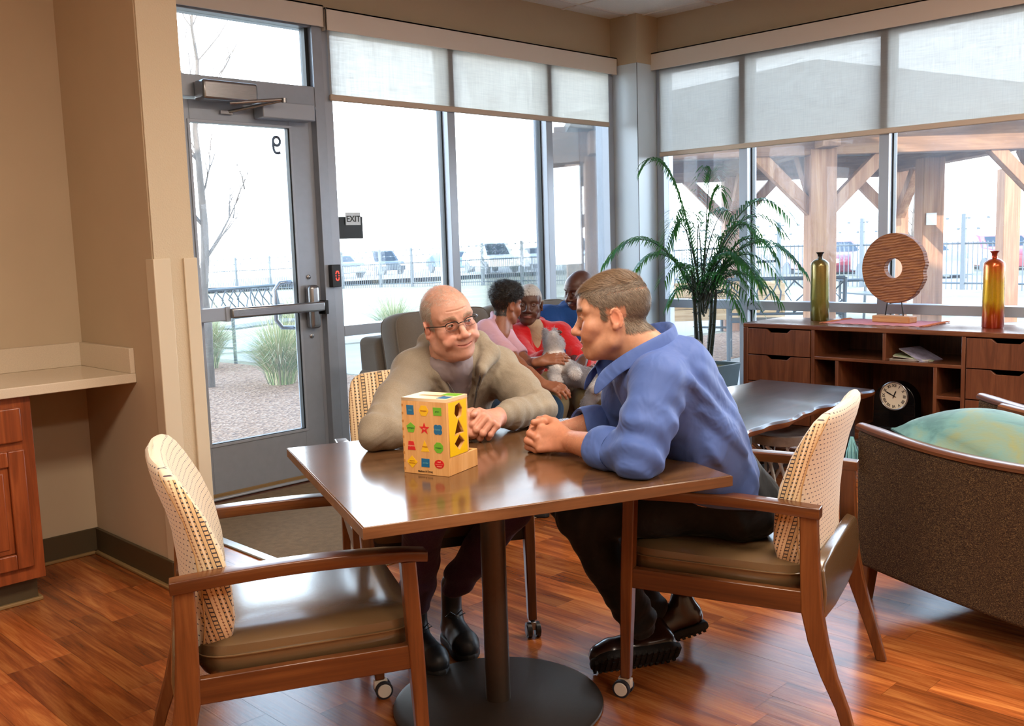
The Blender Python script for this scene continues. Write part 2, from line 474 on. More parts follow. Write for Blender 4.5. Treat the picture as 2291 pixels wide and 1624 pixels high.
part('pane', M['glass'], lf, [((2.485, 4.823, .30), (3.075, 4.829, 2.0))], 0)
pb = MB(); pb.bb((2.60, 4.70, .975), (3.19, 4.745, 1.03)); pb.build('push_bar', M['steel'], dr, bevel=.01, seg=3)
D('bar_rail', M['alu'], (2.36, 4.725, .965), (2.60, 4.775, 1.035), .004); D('bar_cap', M['black'], (3.19, 4.705, .955), (3.215, 4.80, 1.035), .004); D('bar_bracket', M['alu'], (2.575, 4.72, .96), (2.605, 4.80, 1.04), .004)
lk = MB(); lk.bb((3.115, 4.735, .875), (3.185, 4.80, 1.125)); lk.build('lock_case', M['steel'], dr, bevel=.022, seg=4)
sc_ = MB()
for z in (.83, 1.17): sc_.lathe([(.013, 0), (.013, .006), (.008, .009)], (3.15, 4.80, z), 14, R=Matrix.Rotation(PI / 2, 3, 'X'))
sc_.build('lock_screw', M['steel'], dr, smooth=True)
hd = MB(); hd.tube([(3.105, 4.85, 1.14), (3.10, 4.90, 1.145), (3.03, 4.915, 1.14), (2.995, 4.915, 1.10), (2.995, 4.915, .93), (3.03, 4.915, .885), (3.10, 4.90, .88), (3.105, 4.85, .885)], .013, 12)
hd.build('pull_handle', M['steel'], dr, smooth=True)
cb = MB(); cb.bb((2.50, 4.66, 2.10), (2.815, 4.762, 2.20)); c_ = cb.build('closer_body', M['steel'], dr, bevel=.014, seg=3)
ar = MB(); ar.tube([(2.66, 4.69, 2.094), (2.93, 4.60, 2.122)], .009, 8, flat=.5); ar.tube([(2.93, 4.60, 2.118), (2.70, 4.785, 2.062)], .008, 8, flat=.5); ar.lathe([(.014, 2.105), (.014, 2.128)], (2.93, 4.60, 0), 12); ar.box((2.69, 4.79, 2.058), (.07, .02, .018)); ar.build('closer_arm', M['steel'], dr, smooth=True)
fc = MB(); fc.bb((2.86, 4.70, 2.035), (3.19, 4.80, 2.125)); fc.build('closer_cover', M['alu'], dr, bevel=.006)
part('threshold', M['alu'], dr, [((2.3, 4.76, 0), (3.235, 4.92, .013))], .004)
part('door_sweep', M['cove'], dr, [((2.34, 4.785, .004), (3.2, 4.80, .03))], .002)
def text(name, s, size, mt, loc, rot, parent=None, ext=.001, font_offset=0, ax='CENTER', xs=1.0):
    cu = bpy.data.curves.new(name, 'FONT'); cu.body = s; cu.size = size; cu.extrude = ext; cu.align_x = ax; cu.align_y = 'CENTER'; cu.offset = font_offset
    to_ = bpy.data.objects.new('t', cu); C.objects.link(to_); bpy.context.view_layer.update()
    me = bpy.data.meshes.new_from_object(to_.evaluated_get(bpy.context.evaluated_depsgraph_get())); bpy.data.objects.remove(to_); bpy.data.curves.remove(cu)
    me.materials.clear(); me.materials.append(mt); me.name = name
    o = link(bpy.data.objects.new(name, me), parent); o.location = loc; o.rotation_euler = rot; o.scale = (xs, 1, 1)
    return o
nb = MB(); q9 = [(3.015 + .022 * math.cos(a), 4.835, 1.930 + .024 * math.sin(a)) for a in [PI * k / 10 for k in range(20)]]
nb.tube(q9, .0082, 8, closed=True, flat=.3, up=(1, 0, 0)); nb.tube([(2.993, 4.835, 1.932), (2.992, 4.835, 1.905), (2.995, 4.835, 1.882), (3.000, 4.835, 1.872), (3.008, 4.835, 1.866), (3.022, 4.835, 1.864), (3.036, 4.835, 1.870)], .0080, 8, flat=.3)
nb.build('door_number', plain('vinyl_grey', '#3C4A62', .6), dr, smooth=True)

# ---- blinds: valance box, translucent cloth, bottom bar
t = NT('blind_cloth')
v = t.coord('Position')
wv = t.n('ShaderNodeTexNoise', i_Scale=1.0, i_Detail=2); t.l(t.coord('Position', (10, 10, 170)), wv.inputs[0])
wh = t.n('ShaderNodeTexNoise', i_Scale=1.0, i_Detail=2); t.l(t.coord('Position', (150, 150, 8)), wh.inputs[0])
h = t.math('ADD', wv.outputs[0], wh.outputs[0])
df = t.n('ShaderNodeBsdfDiffuse'); df.inputs[0].default_value = hexc('#A6A8A8')
tl = t.n('ShaderNodeBsdfTranslucent'); tl.inputs[0].default_value = hexc('#E8E2D6')
tr = t.n('ShaderNodeBsdfTransparent')
m1 = t.n('ShaderNodeMixShader'); t.l(t.math('MULTIPLY_ADD', h, .28, .09), m1.inputs[0]); t.l(df.outputs[0], m1.inputs[1]); t.l(tl.outputs[0], m1.inputs[2])
m2 = t.n('ShaderNodeMixShader'); t.l(t.math('MULTIPLY', h, .030), m2.inputs[0]); t.l(m1.outputs[0], m2.inputs[1]); t.l(tr.outputs[0], m2.inputs[2])
t.l(m2.outputs[0], t.t.nodes['Material Output'].inputs[0]); M['blind'] = t.mat
M['bbar'] = plain('blind_bar', '#C9B7A4', .5)
def blind(label, axis, u0, u1, zb, zv0, zv1, face, cloth=True, ca=0, cb=0):
    G = GY if axis == 0 else GX
    o = empty('roller_blind', (0, 0, 0), 0, label, 'blind')
    P = lambda u, d, z: (u, G - d, z) if axis == 0 else (G - d, u, z)
    part('valance', M['valance'], o, [(P(u0, face - .012, zv0), P(u1, face, zv1)), (P(u0, .06, zv1 - .012), P(u1, face, zv1)), (P(u0, .06, zv0), P(u0 + .006, face, zv1)), (P(u1 - .006, .06, zv0), P(u1, face, zv1))], .002)
    if cloth:
        q = [P(u0 + ca, .08, zb + .02), P(u1 - cb, .08, zb + .02), P(u1 - cb, .08, zv1 - .03), P(u0 + ca, .08, zv1 - .03)]
        b = MB(); b.add(q, [(0, 1, 2, 3)]); b.build('cloth', M['blind'], o)
        part('bottom_bar', M['bbar'], o, [(P(u0 + ca, .068, zb), P(u1 - cb, .088, zb + .036))], .006)
    return o
blind('white roller blind half lowered over the tall window beside the glass door', 0, 3.31, 5.90, 2.165, 2.548, 2.672, .11, True, .02, .07)
blind('rolled-up blind box above the glass door', 0, 1.86, 3.305, 2.5, 2.566, 2.685, .095, False)
blind('white roller blind half lowered over the windows behind the sideboard', 1, -2.35, 4.60, 1.935, 2.572, 2.70, .12, True, .02, .10)

# ---- small wall things
sg = empty('exit_sign', (0, 0, 0), 0, 'small silver sign reading EXIT on a black plate stuck to window beside the door', 'sign')
part('backing_plate', M['black'], sg, [((3.385, 4.818, 1.382), (3.565, 4.824, 1.512))], .001)
part('plate', M['alu_light'], sg, [((3.438, 4.810, 1.462), (3.545, 4.817, 1.536))], .001)
text('lettering', 'EXIT', .05, M['black'], (3.4925, 4.8085, 1.497), (PI / 2, 0, 0), sg, .0006, .0008)
kp = empty('door_display', (0, 0, 0), 0, 'small black box showing a glowing red zero on the door frame', 'display')
part('case', M['black'], kp, [((3.262, 4.725, 1.105), (3.325, 4.762, 1.235))], .004)
red = plain('led_red', '#FF3020', .5); _b = red.node_tree.nodes['Principled BSDF']; _b.inputs['Emission Color'].default_value = (1, .05, .03, 1); _b.inputs['Emission Strength'].default_value = 2.2
dg = MB()
for k in range(16):
    a = 2 * PI * k / 16; dg.lathe([(.0032, 0), (.0032, .002)], (3.298 + .0105 * sp(math.cos(a), .7), 4.7245, 1.17 + .026 * sp(math.sin(a), .7)), 8, R=Matrix.Rotation(PI / 2, 3, 'X'))
dg.build('digit', red, kp)

# ---- kitchenette counter and cabinet
M['quartz'] = plain('quartz', '#D3C5AE', .22, var=.10, vs=420)
M['cherry'] = wood('cherry', '#5E2A12', '#85411F', '#A5582D', 2, .3, .8, .3, bump=.03)
ct = empty('counter', (0, 0, 0), 0, 'speckled beige stone counter with upstand fixed to the wall above wooden cabinet', 'counter')
part('worktop', M['quartz'], ct, [((-1.6, 3.85, .815), (1.686, 4.38, .853))], .003)
part('backsplash', M['quartz'], ct, [((-1.6, 4.36, .853), (1.686, 4.38, .955))], .002)
part('side_splash', M['quartz'], ct, [((1.666, 3.855, .853), (1.686, 4.36, .955))], .002)
cabn = empty('base_cabinet', (0, 0, 0), 0, 'reddish cherry wood base cabinet with drawer over panelled door', 'cabinet')
part('body', M['cherry'], cabn, [((.83, 3.885, .105), (1.285, 4.36, .815))], .002)
part('toe_kick', M['base'], cabn, [((.83, 3.945, 0), (1.27, 4.36, .105))], .002)
part('toe_cove', M['cove'], cabn, [((.83, 3.93, 0), (1.283, 3.946, .014)), ((1.27, 3.94, 0), (1.285, 4.3, .014))], .003)
dw = part('drawer', M['cherry'], cabn, [((.87, 3.865, .645), (1.243, 3.885, .775))], .006, 3)
df_ = MB()
for a, b in (((.87, 3.865, .16), (.93, 3.885, .615)), ((1.183, 3.865, .16), (1.243, 3.885, .615)), ((.93, 3.865, .16), (1.183, 3.885, .22)), ((.93, 3.865, .555), (1.183, 3.885, .615)), ((.93, 3.876, .22), (1.183, 3.885, .555))): df_.bb(a, b)
dd = df_.build('door', M['cherry'], cabn, bevel=.005, seg=2)
part('raised_panel', M['cherry'], dd, [((.95, 3.872, .24), (1.163, 3.88, .535))], .006)

# ================================================================ OUTSIDE
def gz(x, y): return -.05 - .022 * max(0, y - 15) - .0005 * max(0, x - 12) ** 1.2
M['conc'] = plain('concrete', '#A09C94', .85, var=.06, vs=3, bump=.2, bs=80)
M['lawn'] = plain('dry_lawn', '#8C8468', .95, var=.2, vs=.6, bump=.5, bs=30, bd=.02)
t = NT('gravel')
vo = t.n('ShaderNodeTexVoronoi', i_Scale=38.0); t.l(t.coord('Position'), vo.inputs['Vector'])
t.setp(Base_Color=t.mix(.65, t.ramp(t.noise(t.coord('Position'), 28, 3, .7), [(.25, hexc('#5A3E2C')), (.5, hexc('#9A6E50')), (.8, hexc('#B08E70'))]), t.ramp(vo.outputs['Color'], [(.1, hexc('#5E4230')), (.5, hexc('#A07858')), (.9, hexc('#B4957A'))])), Roughness=.95)
t.bump(vo.outputs['Distance'], 1.0, .02); M['gravel'] = t.mat
xs = [-30, -10, -3.3, 0, 3, 6.3, 9, 12, 16, 22, 30, 45, 70, 120]; ys = [-30, -10, 0, 4.9, 7, 9, 12, 15, 20, 28, 40, 55, 75, 120]
g = MB(); g.add([(x, y, gz(x, y)) for y in ys for x in xs], [(j * len(xs) + i, j * len(xs) + i + 1, (j + 1) * len(xs) + i + 1, (j + 1) * len(xs) + i) for j in range(len(ys) - 1) for i in range(len(xs) - 1)])
sm(g.build('ground', M['lawn'], smooth=True))
def slab(name, pts, mt, z=.012, th=.05, lab=None):
    c = MB(); c.prism([(x, y, gz(x, y) + z - th) for x, y in pts], (0, 0, th)); return sm(c.build(name, mt))
slab('kerb_strip', [(-3, 4.93), (6.33, 4.93), (6.33, 6.25), (-3, 6.25)], M['conc'])
slab('gravel_bed', [(-3, 6.25), (6.2, 6.25), (6.2, 8), (5.9, 12), (3, 13.0), (-3, 13)], M['gravel'])
slab('garden_path', [(6.25, -6), (30, -6), (30, 5.9), (8.4, 5.95), (6.3, 6.25), (6.33, 4.9)], M['conc'], .014)
slab('side_gravel', [(6.6, 6.3), (8.6, 6.0), (14, 6.0), (14, 7.6), (9.6, 7.8)], M['gravel'], .01)
slab('far_path', [(3, 13.05), (6.3, 12.2), (9, 11.4), (12, 15), (8.5, 17.5), (4, 19)], M['conc'], .012)
slab('side_path', [(6.25, 6.5), (9.3, 7.9), (30, 8), (30, 11), (9.3, 11.2), (6.2, 11.9)], M['conc'], .008)
lot = MB(); lot.prism([(18, 46, gz(0, 46) + .3), (75, 28, gz(0, 40) + .3), (90, 60, gz(0, 60) + .2), (30, 90, gz(0, 85) + .2)], (0, 0, .02)); sm(lot.build('parking_lot', plain('asphalt', '#B0AEAA', .9)))

# bare tree seen through the door
M['bark'] = plain('bark', '#6E6258', .9, var=.25, vs=25, stretch=(1, 1, .25), bump=.6, bs=40, bd=.01)
def bare_tree(loc, h, seed, label, lean=0):
    r = random.Random(seed); tr_ = empty('bare_tree', loc, 0, label, 'tree')
    tk = MB(); pts = [V((0, 0, -.05))]
    for k in range(1, 13): pts.append(V((r.uniform(-.03, .03) + lean * k / 12, r.uniform(-.03, .03), h * k / 12)))
    tk.tube(pts, [.055 * (1 - .9 * k / 12) + .005 for k in range(13)], 10); tk.build('trunk', M['bark'], tr_, smooth=True)
    bs = MB()
    def br(p, d, L, rad, dep):
        q = [p]
        for k in range(5):
            d = (d + V((r.uniform(-.16, .16), r.uniform(-.16, .16), .10))).normalized(); q.append(q[-1] + d * L / 5)
        bs.tube(q, [rad * (1 - .17 * k) for k in range(6)], 5, cap=False)
        if dep:
            for k in range(2, 6):
                if r.random() < .9:
                    a = r.uniform(0, 6.28); dd = (d + V((math.cos(a), math.sin(a), .5)) * .9).normalized(); br(q[k], dd, L * r.uniform(.35, .55), rad * .5, dep - 1)
    for k in range(4, 12):
        for _ in range(2):
            a = r.uniform(0, 6.28); br(pts[k], V((math.cos(a), math.sin(a), 1.1)).normalized(), h * r.uniform(.12, .26), .022 * (1.1 - k / 14), 2 if k < 9 else 1)
    bs.build('branches', M['bark'], tr_, smooth=True)
    return tr_
bare_tree((4.78, 9.2, -.05), 3.9, 4, 'slim leafless tree standing in the gravel outside the glass door', .1)
bare_tree((20.5, 8.6, -.1), 3.0, 9, 'thin leafless sapling beyond the timber pavilion')

# ornamental grasses
M['grassb'] = plain('grass_blade', '#7E9455', .8); M['grassd'] = plain('grass_blade_dry', '#C9BD95', .85)
def clump(loc, rad, h, n, seed, label):
    r = random.Random(seed); o = empty('grass_clump', loc, 0, label, 'plant')
    for nm, mt, cnt, hh in (('green_blades', M['grassb'], n, h), ('dry_blades', M['grassd'], int(n * .8), h * 1.12)):
        b = MB()
        for _ in range(cnt):
            a = r.uniform(0, 6.28); rr = rad * .25 * r.random(); out = r.uniform(.1, 1.0) * rad * 1.5; L = hh * r.uniform(.6, 1.05)
            p0 = V((math.cos(a) * rr, math.sin(a) * rr, 0)); dr_ = V((math.cos(a), math.sin(a), 0)); pr = V((-dr_.y, dr_.x, 0)) * .004
            vs = []
            for k in range(5):
                s_ = k / 4; c = p0 + dr_ * (out * s_ ** 1.8) + V((0, 0, L * (s_ - .38 * s_ ** 2.6 * out / rad))); w = 1 - .85 * s_
                vs += [c - pr * w, c + pr * w]
            b.add(vs, [(2 * k, 2 * k + 1, 2 * k + 3, 2 * k + 2) for k in range(4)])
        tag(b.build(nm, mt, o), kind='stuff')
clump((5.35, 8.75, -.05), .55, .85, 900, 1, 'large tuft of green ornamental grass at the right of the door view')
clump((5.55, 10.7, -.05), .5, .85, 800, 2, 'tuft of green ornamental grass beside the bare tree trunk')
clump((7.6, 12.0, -.05), .6, .9, 500, 3, 'pale dry grass tuft seen past the grey sofa back')
clump((8.9, 11.4, -.05), .6, .8, 500, 5, 'dry grass tuft further along behind the grey sofa')

# benches (slatted metal with scroll lattice back)
M['bench'] = plain('bench_metal', '#4C5357', .5, .6)
def bench(loc, rz, L, label, group=None):
    o = empty('garden_bench', loc, rz, label, 'bench', group)
    for k in range(5): part('seat_slat', M['bench'], o, [((-L / 2, .02 + k * .088, .42), (L / 2, .09 + k * .088, .445))], .004)
    for sx in (-L / 2, L / 2):
        fr = MB(); fr.tube([(sx, .44, 0), (sx, .44, .60)], .022, 8); fr.tube([(sx, 0, 0), (sx, -.02, .5), (sx, -.1, .9)], .022, 8); fr.tube([(sx, -.03, .62), (sx, .46, .62)], .024, 8); fr.tube([(sx, .0, .2), (sx, .44, .2)], .014, 8)
        fr.build('side_frame', M['bench'], o, smooth=True)
    bk = MB(); bk.tube([(-L / 2, -.1, .9), (L / 2, -.1, .9)], .02, 8); bk.tube([(-L / 2, -.03, .52), (L / 2, -.03, .52)], .014, 8)
    r = random.Random(5); n = int(L / .16)
    for i in range(n):
        x = -L / 2 + (i + .5) * L / n
        for sgn in (-1, 1):
            bk.tube([(x - .09, -.035, .53), (x + sgn * .06, -.06, .66), (x + r.uniform(-.05, .05), -.08, .76), (x + sgn * .10, -.1, .89)], .009, 6)
    bk.build('back_lattice', M['bench'], o, smooth=True)
    return o
bench((6.55, 11.5, -.05), math.radians(200), 1.5, 'grey metal bench with branching lattice back beyond the grass, outside the door')
bench((9.5, 5.35, -.04), math.radians(-60), 1.2, 'grey metal bench outside behind the palm')
bench((11.6, 7.2, -.05), math.radians(20), 1.5, 'grey lattice bench behind the palm fronds, near the raised planter')
bench((14.6, 6.4, -.05), math.radians(60), 1.5, 'grey lattice bench seen between the green bottle and wooden disc')
bench((15.2, 3.6, -.05), math.radians(80), 1.5, 'grey lattice bench under the pavilion right of the wooden disc')

# raised timber planter
M['pine'] = wood('pine', '#B08A5C', '#CDAA7C', '#E0C49A', 0, .7, .6)
pt = empty('raised_planter', (9.9, 6.55, -.05), math.radians(-42), 'pale timber raised planter on posts outside behind the palm', 'planter')
for k in range(3): part('board', M['pine'], pt, [((-.75, -.42, .42 + k * .135), (.75, -.39, .55 + k * .135))], .004); part('board', M['pine'], pt, [((-.75, .39, .42 + k * .135), (.75, .42, .55 + k * .135))], .004); part('end_board', M['pine'], pt, [((-.75, -.4, .42 + k * .135), (-.72, .4, .55 + k * .135)), ((.72, -.4, .42 + k * .135), (.75, .4, .55 + k * .135))], .004)
for a in (-.68, .68):
    for b in (-.36, .36): part('post', M['pine'], pt, [((a - .045, b - .045, 0), (a + .045, b + .045, .86))], .004)
part('soil', plain('potting_soil', '#4A382A', .95, bump=.6), pt, [((-.72, -.39, .5), (.72, .39, .76))], .0)

# timber pavilion
M['timber'] = wood('timber', '#6E4A30', '#94684A', '#B58C68', 2, .75, .35, bump=.3)
M['timberh2'] = wood('timber_beam_x', '#5E4230', '#855F45', '#A27C5C', 0, .75, .35, bump=.3)
M['timberh'] = wood('timber_beam', '#5E4230', '#855F45', '#A27C5C', 1, .75, .35, bump=.3)
# its own axes: x runs along the front eave, y away from the room
pv = empty('pavilion', (0, 0, 0), -math.radians(44.9), 'open timber pavilion with knee braces and a low shingled roof outside the right windows', 'pavilion')
FY, BY = 10.0, 14.2
posts = [(.90, FY, .24), (3.16, FY, .26), (5.55, FY, .26), (.95, BY, .24), (3.22, BY, .26), (5.6, BY, .24), (4.95, 11.6, .25), (7.2, 14.2, .24)]
for x, y, w in posts: part('post', M['timber'], pv, [((x - w / 2, y - w / 2, -.05), (x + w / 2, y + w / 2, 2.16))], .01)
for y in (FY, BY): part('beam', M['timberh2'], pv, [((.45, y - .10, 2.10), (6.05, y + .10, 2.40))], .01)
for x in (.9, 3.16, 5.55): part('cross_beam', M['timberh'], pv, [((x - .09, FY - .35, 2.16), (x + .09, BY + .35, 2.38))], .01)
for k in range(7): part('joist', M['timberh2'], pv, [((.5, FY + .3 + k * .6, 2.40), (6.0, FY + .36 + k * .6, 2.50))], .005)
def brace(p, q):
    b = MB(); d = V(q) - V(p); R = d.to_track_quat('Z', 'Y').to_matrix(); b.box((V(p) + V(q)) / 2, (.13, .13, d.length), rot=R); b.build('brace', M['timber'], pv, bevel=.006)
for x, y, w in posts[:6]:
    for sx in (-1, 1):
        if (x < 1 and sx < 0) or (x > 5.4 and sx > 0): continue
        brace((x + sx * .05, y, 1.52), (x + sx * .66, y, 2.14))
    sy = 1 if y == FY else -1
    brace((x, y + sy * .05, 1.52), (x, y + sy * .66, 2.17))
e0, e1, f0, f1, zc, zp = .62, 5.95, FY - .55, BY + .7, 2.53, 3.42
rf = MB(); a = (3.80, (f0 + f1) / 2, zp)
K = [(e0, f0, zc), (e1, f0, zc), (e1, f1, zc), (e0, f1, zc)]
rf.add(K + [a] + [(x, y, z - .1) for x, y, z in K], [(0, 1, 4), (1, 2, 4), (2, 3, 4), (3, 0, 4), (0, 5, 6, 1), (1, 6, 7, 2), (2, 7, 8, 3), (3, 8, 5, 0), (5, 8, 7, 6)])
rf.build('roof', plain('shingle', '#6F6A64', .9, var=.15, vs=6), pv)
part('notice_plate', M['white_pl'], pv, [((4.86, 11.46, 1.38), (4.98, 11.472, 1.52))], .002)

# fence with posts and two straggly wires
fn = empty('perimeter_fence', (0, 0, 0), 0, 'dark metal picket fence with tall posts in front of the parked cars', 'fence')
P0, P1_ = V((27.9, 39.1)), V((23.4, 7.0)); M['fence'] = plain('fence_metal', '#5E6468', .5, .4)
Q = [V((24, 46)), V((27.5, 36)), V((27.6, 27)), V((24.5, 14)), V((23.0, 8.5)), V((22.4, 2)), V((22, -4))]
ppos = []
for a, b in zip(Q[:-1], Q[1:]):
    n = max(1, round((b - a).length / 2.35))
    for k in range(n): ppos.append(a + (b - a) * k / n)
pk, wr = MB(), MB()
for i, p in enumerate(ppos):
    z = gz(p.x, p.y); part('post', M['fence'], fn, [((p.x - .045, p.y - .045, z), (p.x + .045, p.y + .045, z + 1.72))], 0)
    if i + 1 < len(ppos):
        q = ppos[i + 1]; z2 = gz(q.x, q.y)
        for hgt in (.15, 1.05, 1.38, 1.62): wr.tube([(p.x, p.y, z + hgt), (q.x, q.y, z2 + hgt)], .022 if hgt < 1.2 else .007, 4)
        for k in range(1, 20):
            c = p + (q - p) * k / 20; zz = z + (z2 - z) * k / 20; pk.bb((c.x - .01, c.y - .01, zz), (c.x + .01, c.y + .01, zz + 1.1))
            if k % 2: wr.box((c.x, c.y, zz + (1.62 if k % 4 == 1 else 1.38)), (.05, .05, .05))
tag(pk.build('pickets', M['fence'], fn), kind='stuff'); wr.build('rails', M['fence'], fn)

# parked cars
M['wheelg'] = plain('car_wheel', '#6A6E72', .5)
def car(loc, rz, col, suv, label):
    o = empty('car', loc, rz, label, 'car', 'cars parked beyond the fence')
    L, W, Hh = 4.6, 1.85, 1.75 if suv else 1.45
    prof = [(-2.3, .35), (-2.28, .75), (-2.0, .95), (-1.2, 1.0), (-.55, Hh - .08), (-.2, Hh), (1.5 if suv else .9, Hh), (2.1 if suv else 1.7, 1.02), (2.27, .95), (2.3, .4)]
    rings = []
    for s_, ins in ((-1, .1), (-.86, 0), (.86, 0), (1, .1)):
        rings.append([V((x * (1 - ins * .05), s_ * W / 2 * (1 - (.16 if z > 1.05 else 0)), z)) for x, z in prof])
    b = MB(); b.loft(rings); b.build('body', plain('car_paint', col, .25, .3, coat=.5), o, bevel=.04)
    gl_ = MB(); gm = plain('car_window', '#1E2830', .1)
    xb = 1.45 if suv else .95
    for sy in (-1, 1):
        yy = sy * W / 2 * .9; gl_.prism([(-.9, yy, 1.08), (-.45, yy * .945, Hh - .14), (xb, yy * .945, Hh - .14), (xb + .35, yy, 1.08)], (0, sy * .03, 0))
    gl_.add([(-1.19, -.7, 1.03), (-1.19, .7, 1.03), (-.62, .62, Hh - .1), (-.62, -.62, Hh - .1)], [(0, 1, 2, 3)])
    gl_.build('windows', gm, o)
    for x in (-1.45, 1.4):
        for sy in (-1, 1):
            w = MB(); w.lathe([(.1, -.09), (.31, -.11), (.34, -.08), (.34, .08), (.31, .11), (.1, .09)], (x, sy * W / 2 * .93, .33), 20, R=Matrix.Rotation(PI / 2, 3, 'X')); w.build('wheel', M['wheelg'], o, smooth=True)
    lg = MB()
    for sy in (-.7, .7): lg.box((-2.27, sy, .74), (.06, .3, .14))
    lg.build('headlights', M['white_pl'], o)
cz = lambda x, y: gz(x, y) + .02
def cpos(px, dist):
    a = math.radians(45.15) - math.atan((px - 1145.5) / 2184.5); r = dist / math.cos(math.atan((px - 1145.5) / 2184.5)); return r * math.cos(a), r * math.sin(a)
for a_, dist, rz, col, suv, lab in (
    (52.6, 70, 1, '#3C4248', 1, 'dark grey parked car seen left of the first window post'), (55.1, 61, 1, '#5A6066', 0, 'grey parked car half hidden nearest the door frame'),
    (48.5, 66, 1, '#4A6A88', 0, 'blue grey parked car just right of the first window post'), (46.2, 57, 1, '#E6E8EA', 1, 'white parked van between the window posts'),
    (43.8, 64, 1, '#C9D0D6', 0, 'pale silver parked car above the curly haired boy'), (41.6, 55, 1, '#E9EAEA', 1, 'white parked van right of the second window post'),
    (27.2, 37, 1, '#7A2630', 0, 'dark red parked car seen beside the green bottle'), (23.0, 32, 1, '#8794A2', 0, 'grey blue parked car beyond the wooden disc'),
    (18.8, 38, 1, '#A03A3E', 0, 'red parked car seen left of the orange bottle'), (14.4, 32, 1, '#B9C0C8', 1, 'silver parked car at the right edge of the windows')):
    aa = math.radians(a_); x, y = dist * math.cos(aa), dist * math.sin(aa); car((x, y, gz(x, y) + (.3 if y > 30 else -.25)), aa + .4, col, suv, lab)
# ================================================================ FURNITURE
def rz3(a): return Matrix.Rotation(a, 3, 'Z')
# ---- dining table
M['tabletop'] = wood('walnut_laminate', '#4A3220', '#61442C', '#75563C', 0, .15, .9, .25, bump=.0)
M['tableedge'] = wood('walnut_edge', '#593A22', '#70492B', '#855C3A', 0, .4, 1.2, bump=.05)
M['bronze'] = plain('bronze_paint', '#4B4139', .38, .55, var=.05, vs=60, bump=.05, bs=400)
TA = math.radians(-22.5)
tbl = empty('dining_table', (1.80, 1.912, 0), TA, 'square brown laminate pedestal table between the two talking men', 'table')
m = MB(); m.bb((-.467, -.467, .711), (.467, .467, .7395)); m.build('table_top', [M['tabletop']], tbl, bevel=.0025)
part('edge_band', M['tableedge'], tbl, [((-.4685, -.4685, .713), (.4685, -.467, .7375)), ((-.4685, .467, .713), (.4685, .4685, .7375)), ((-.4685, -.467, .713), (-.467, .467, .7375)), ((.467, -.467, .713), (.4685, .467, .7375))], 0)
lo = rz3(-TA) @ V((.055, .052, 0))
m = MB(); m.lathe([(.036, .012), (.036, .70)], (lo.x, lo.y, 0), 32); m.build('post', M['bronze'], tbl, smooth=True)
m = MB(); m.lathe([(.302, 0), (.305, .004), (.303, .009), (.29, .0125), (.06, .015), (.037, .018)], (lo.x, lo.y, 0), 72); m.build('base_plate', M['bronze'], tbl, smooth=True)
m = MB(); m.bb((lo.x - .2, lo.y - .03, .695), (lo.x + .2, lo.y + .03, .711)); m.bb((lo.x - .03, lo.y - .2, .695), (lo.x + .03, lo.y + .2, .711)); m.build('spider_bracket', M['black'], tbl, bevel=.003)

# ---- dining armchairs
M['chairwood'] = wood('chair_beech', '#48250F', '#693B1C', '#82512A', 2, .32, 1.0, .2, bump=.04)
M['chairwoodx'] = wood('chair_beech_arm', '#3C1D0D', '#572F16', '#6E4220', 0, .28, 1.0, .3, bump=.04)
M['leather'] = plain('olive_leather', '#665036', .24, var=.04, vs=5, bump=.25, bs=260, bd=.0008, coat=.6, Coat_Roughness=.16)
def dots_mat():
    t = NT('upholstery_dots'); oc = t.n('ShaderNodeTexCoord').outputs['Object']; sx = t.n('ShaderNodeSeparateXYZ'); t.l(oc, sx.inputs[0])
    u = t.math('MULTIPLY', sx.outputs[1], 62.0); vv = t.math('MULTIPLY', sx.outputs[2], 74.0)
    row = t.math('FLOOR', vv); u2 = t.math('ADD', u, t.math('MULTIPLY', row, .5))
    fu = t.math('ABSOLUTE', t.math('SUBTRACT', t.math('FRACT', u2), .5)); fv = t.math('ABSOLUTE', t.math('SUBTRACT', t.math('FRACT', vv), .5))
    dot = t.math('MULTIPLY', t.math('LESS_THAN', fu, .18), t.math('LESS_THAN', fv, .11))
    fine = t.math('MULTIPLY', t.math('LESS_THAN', t.math('ABSOLUTE', t.math('SUBTRACT', t.math('FRACT', t.math('MULTIPLY', u, 1.0)), .5)), .05), .35)
    c = t.mix(dot, t.mix(fine, hexc('#DFD1BA'), hexc('#BFA078')), hexc('#4C4450'))
    t.setp(Base_Color=c, Roughness=.9, Sheen_Weight=.2); t.bump(t.noise(t.coord(), 500, 2), .35, .001)
    return t.mat
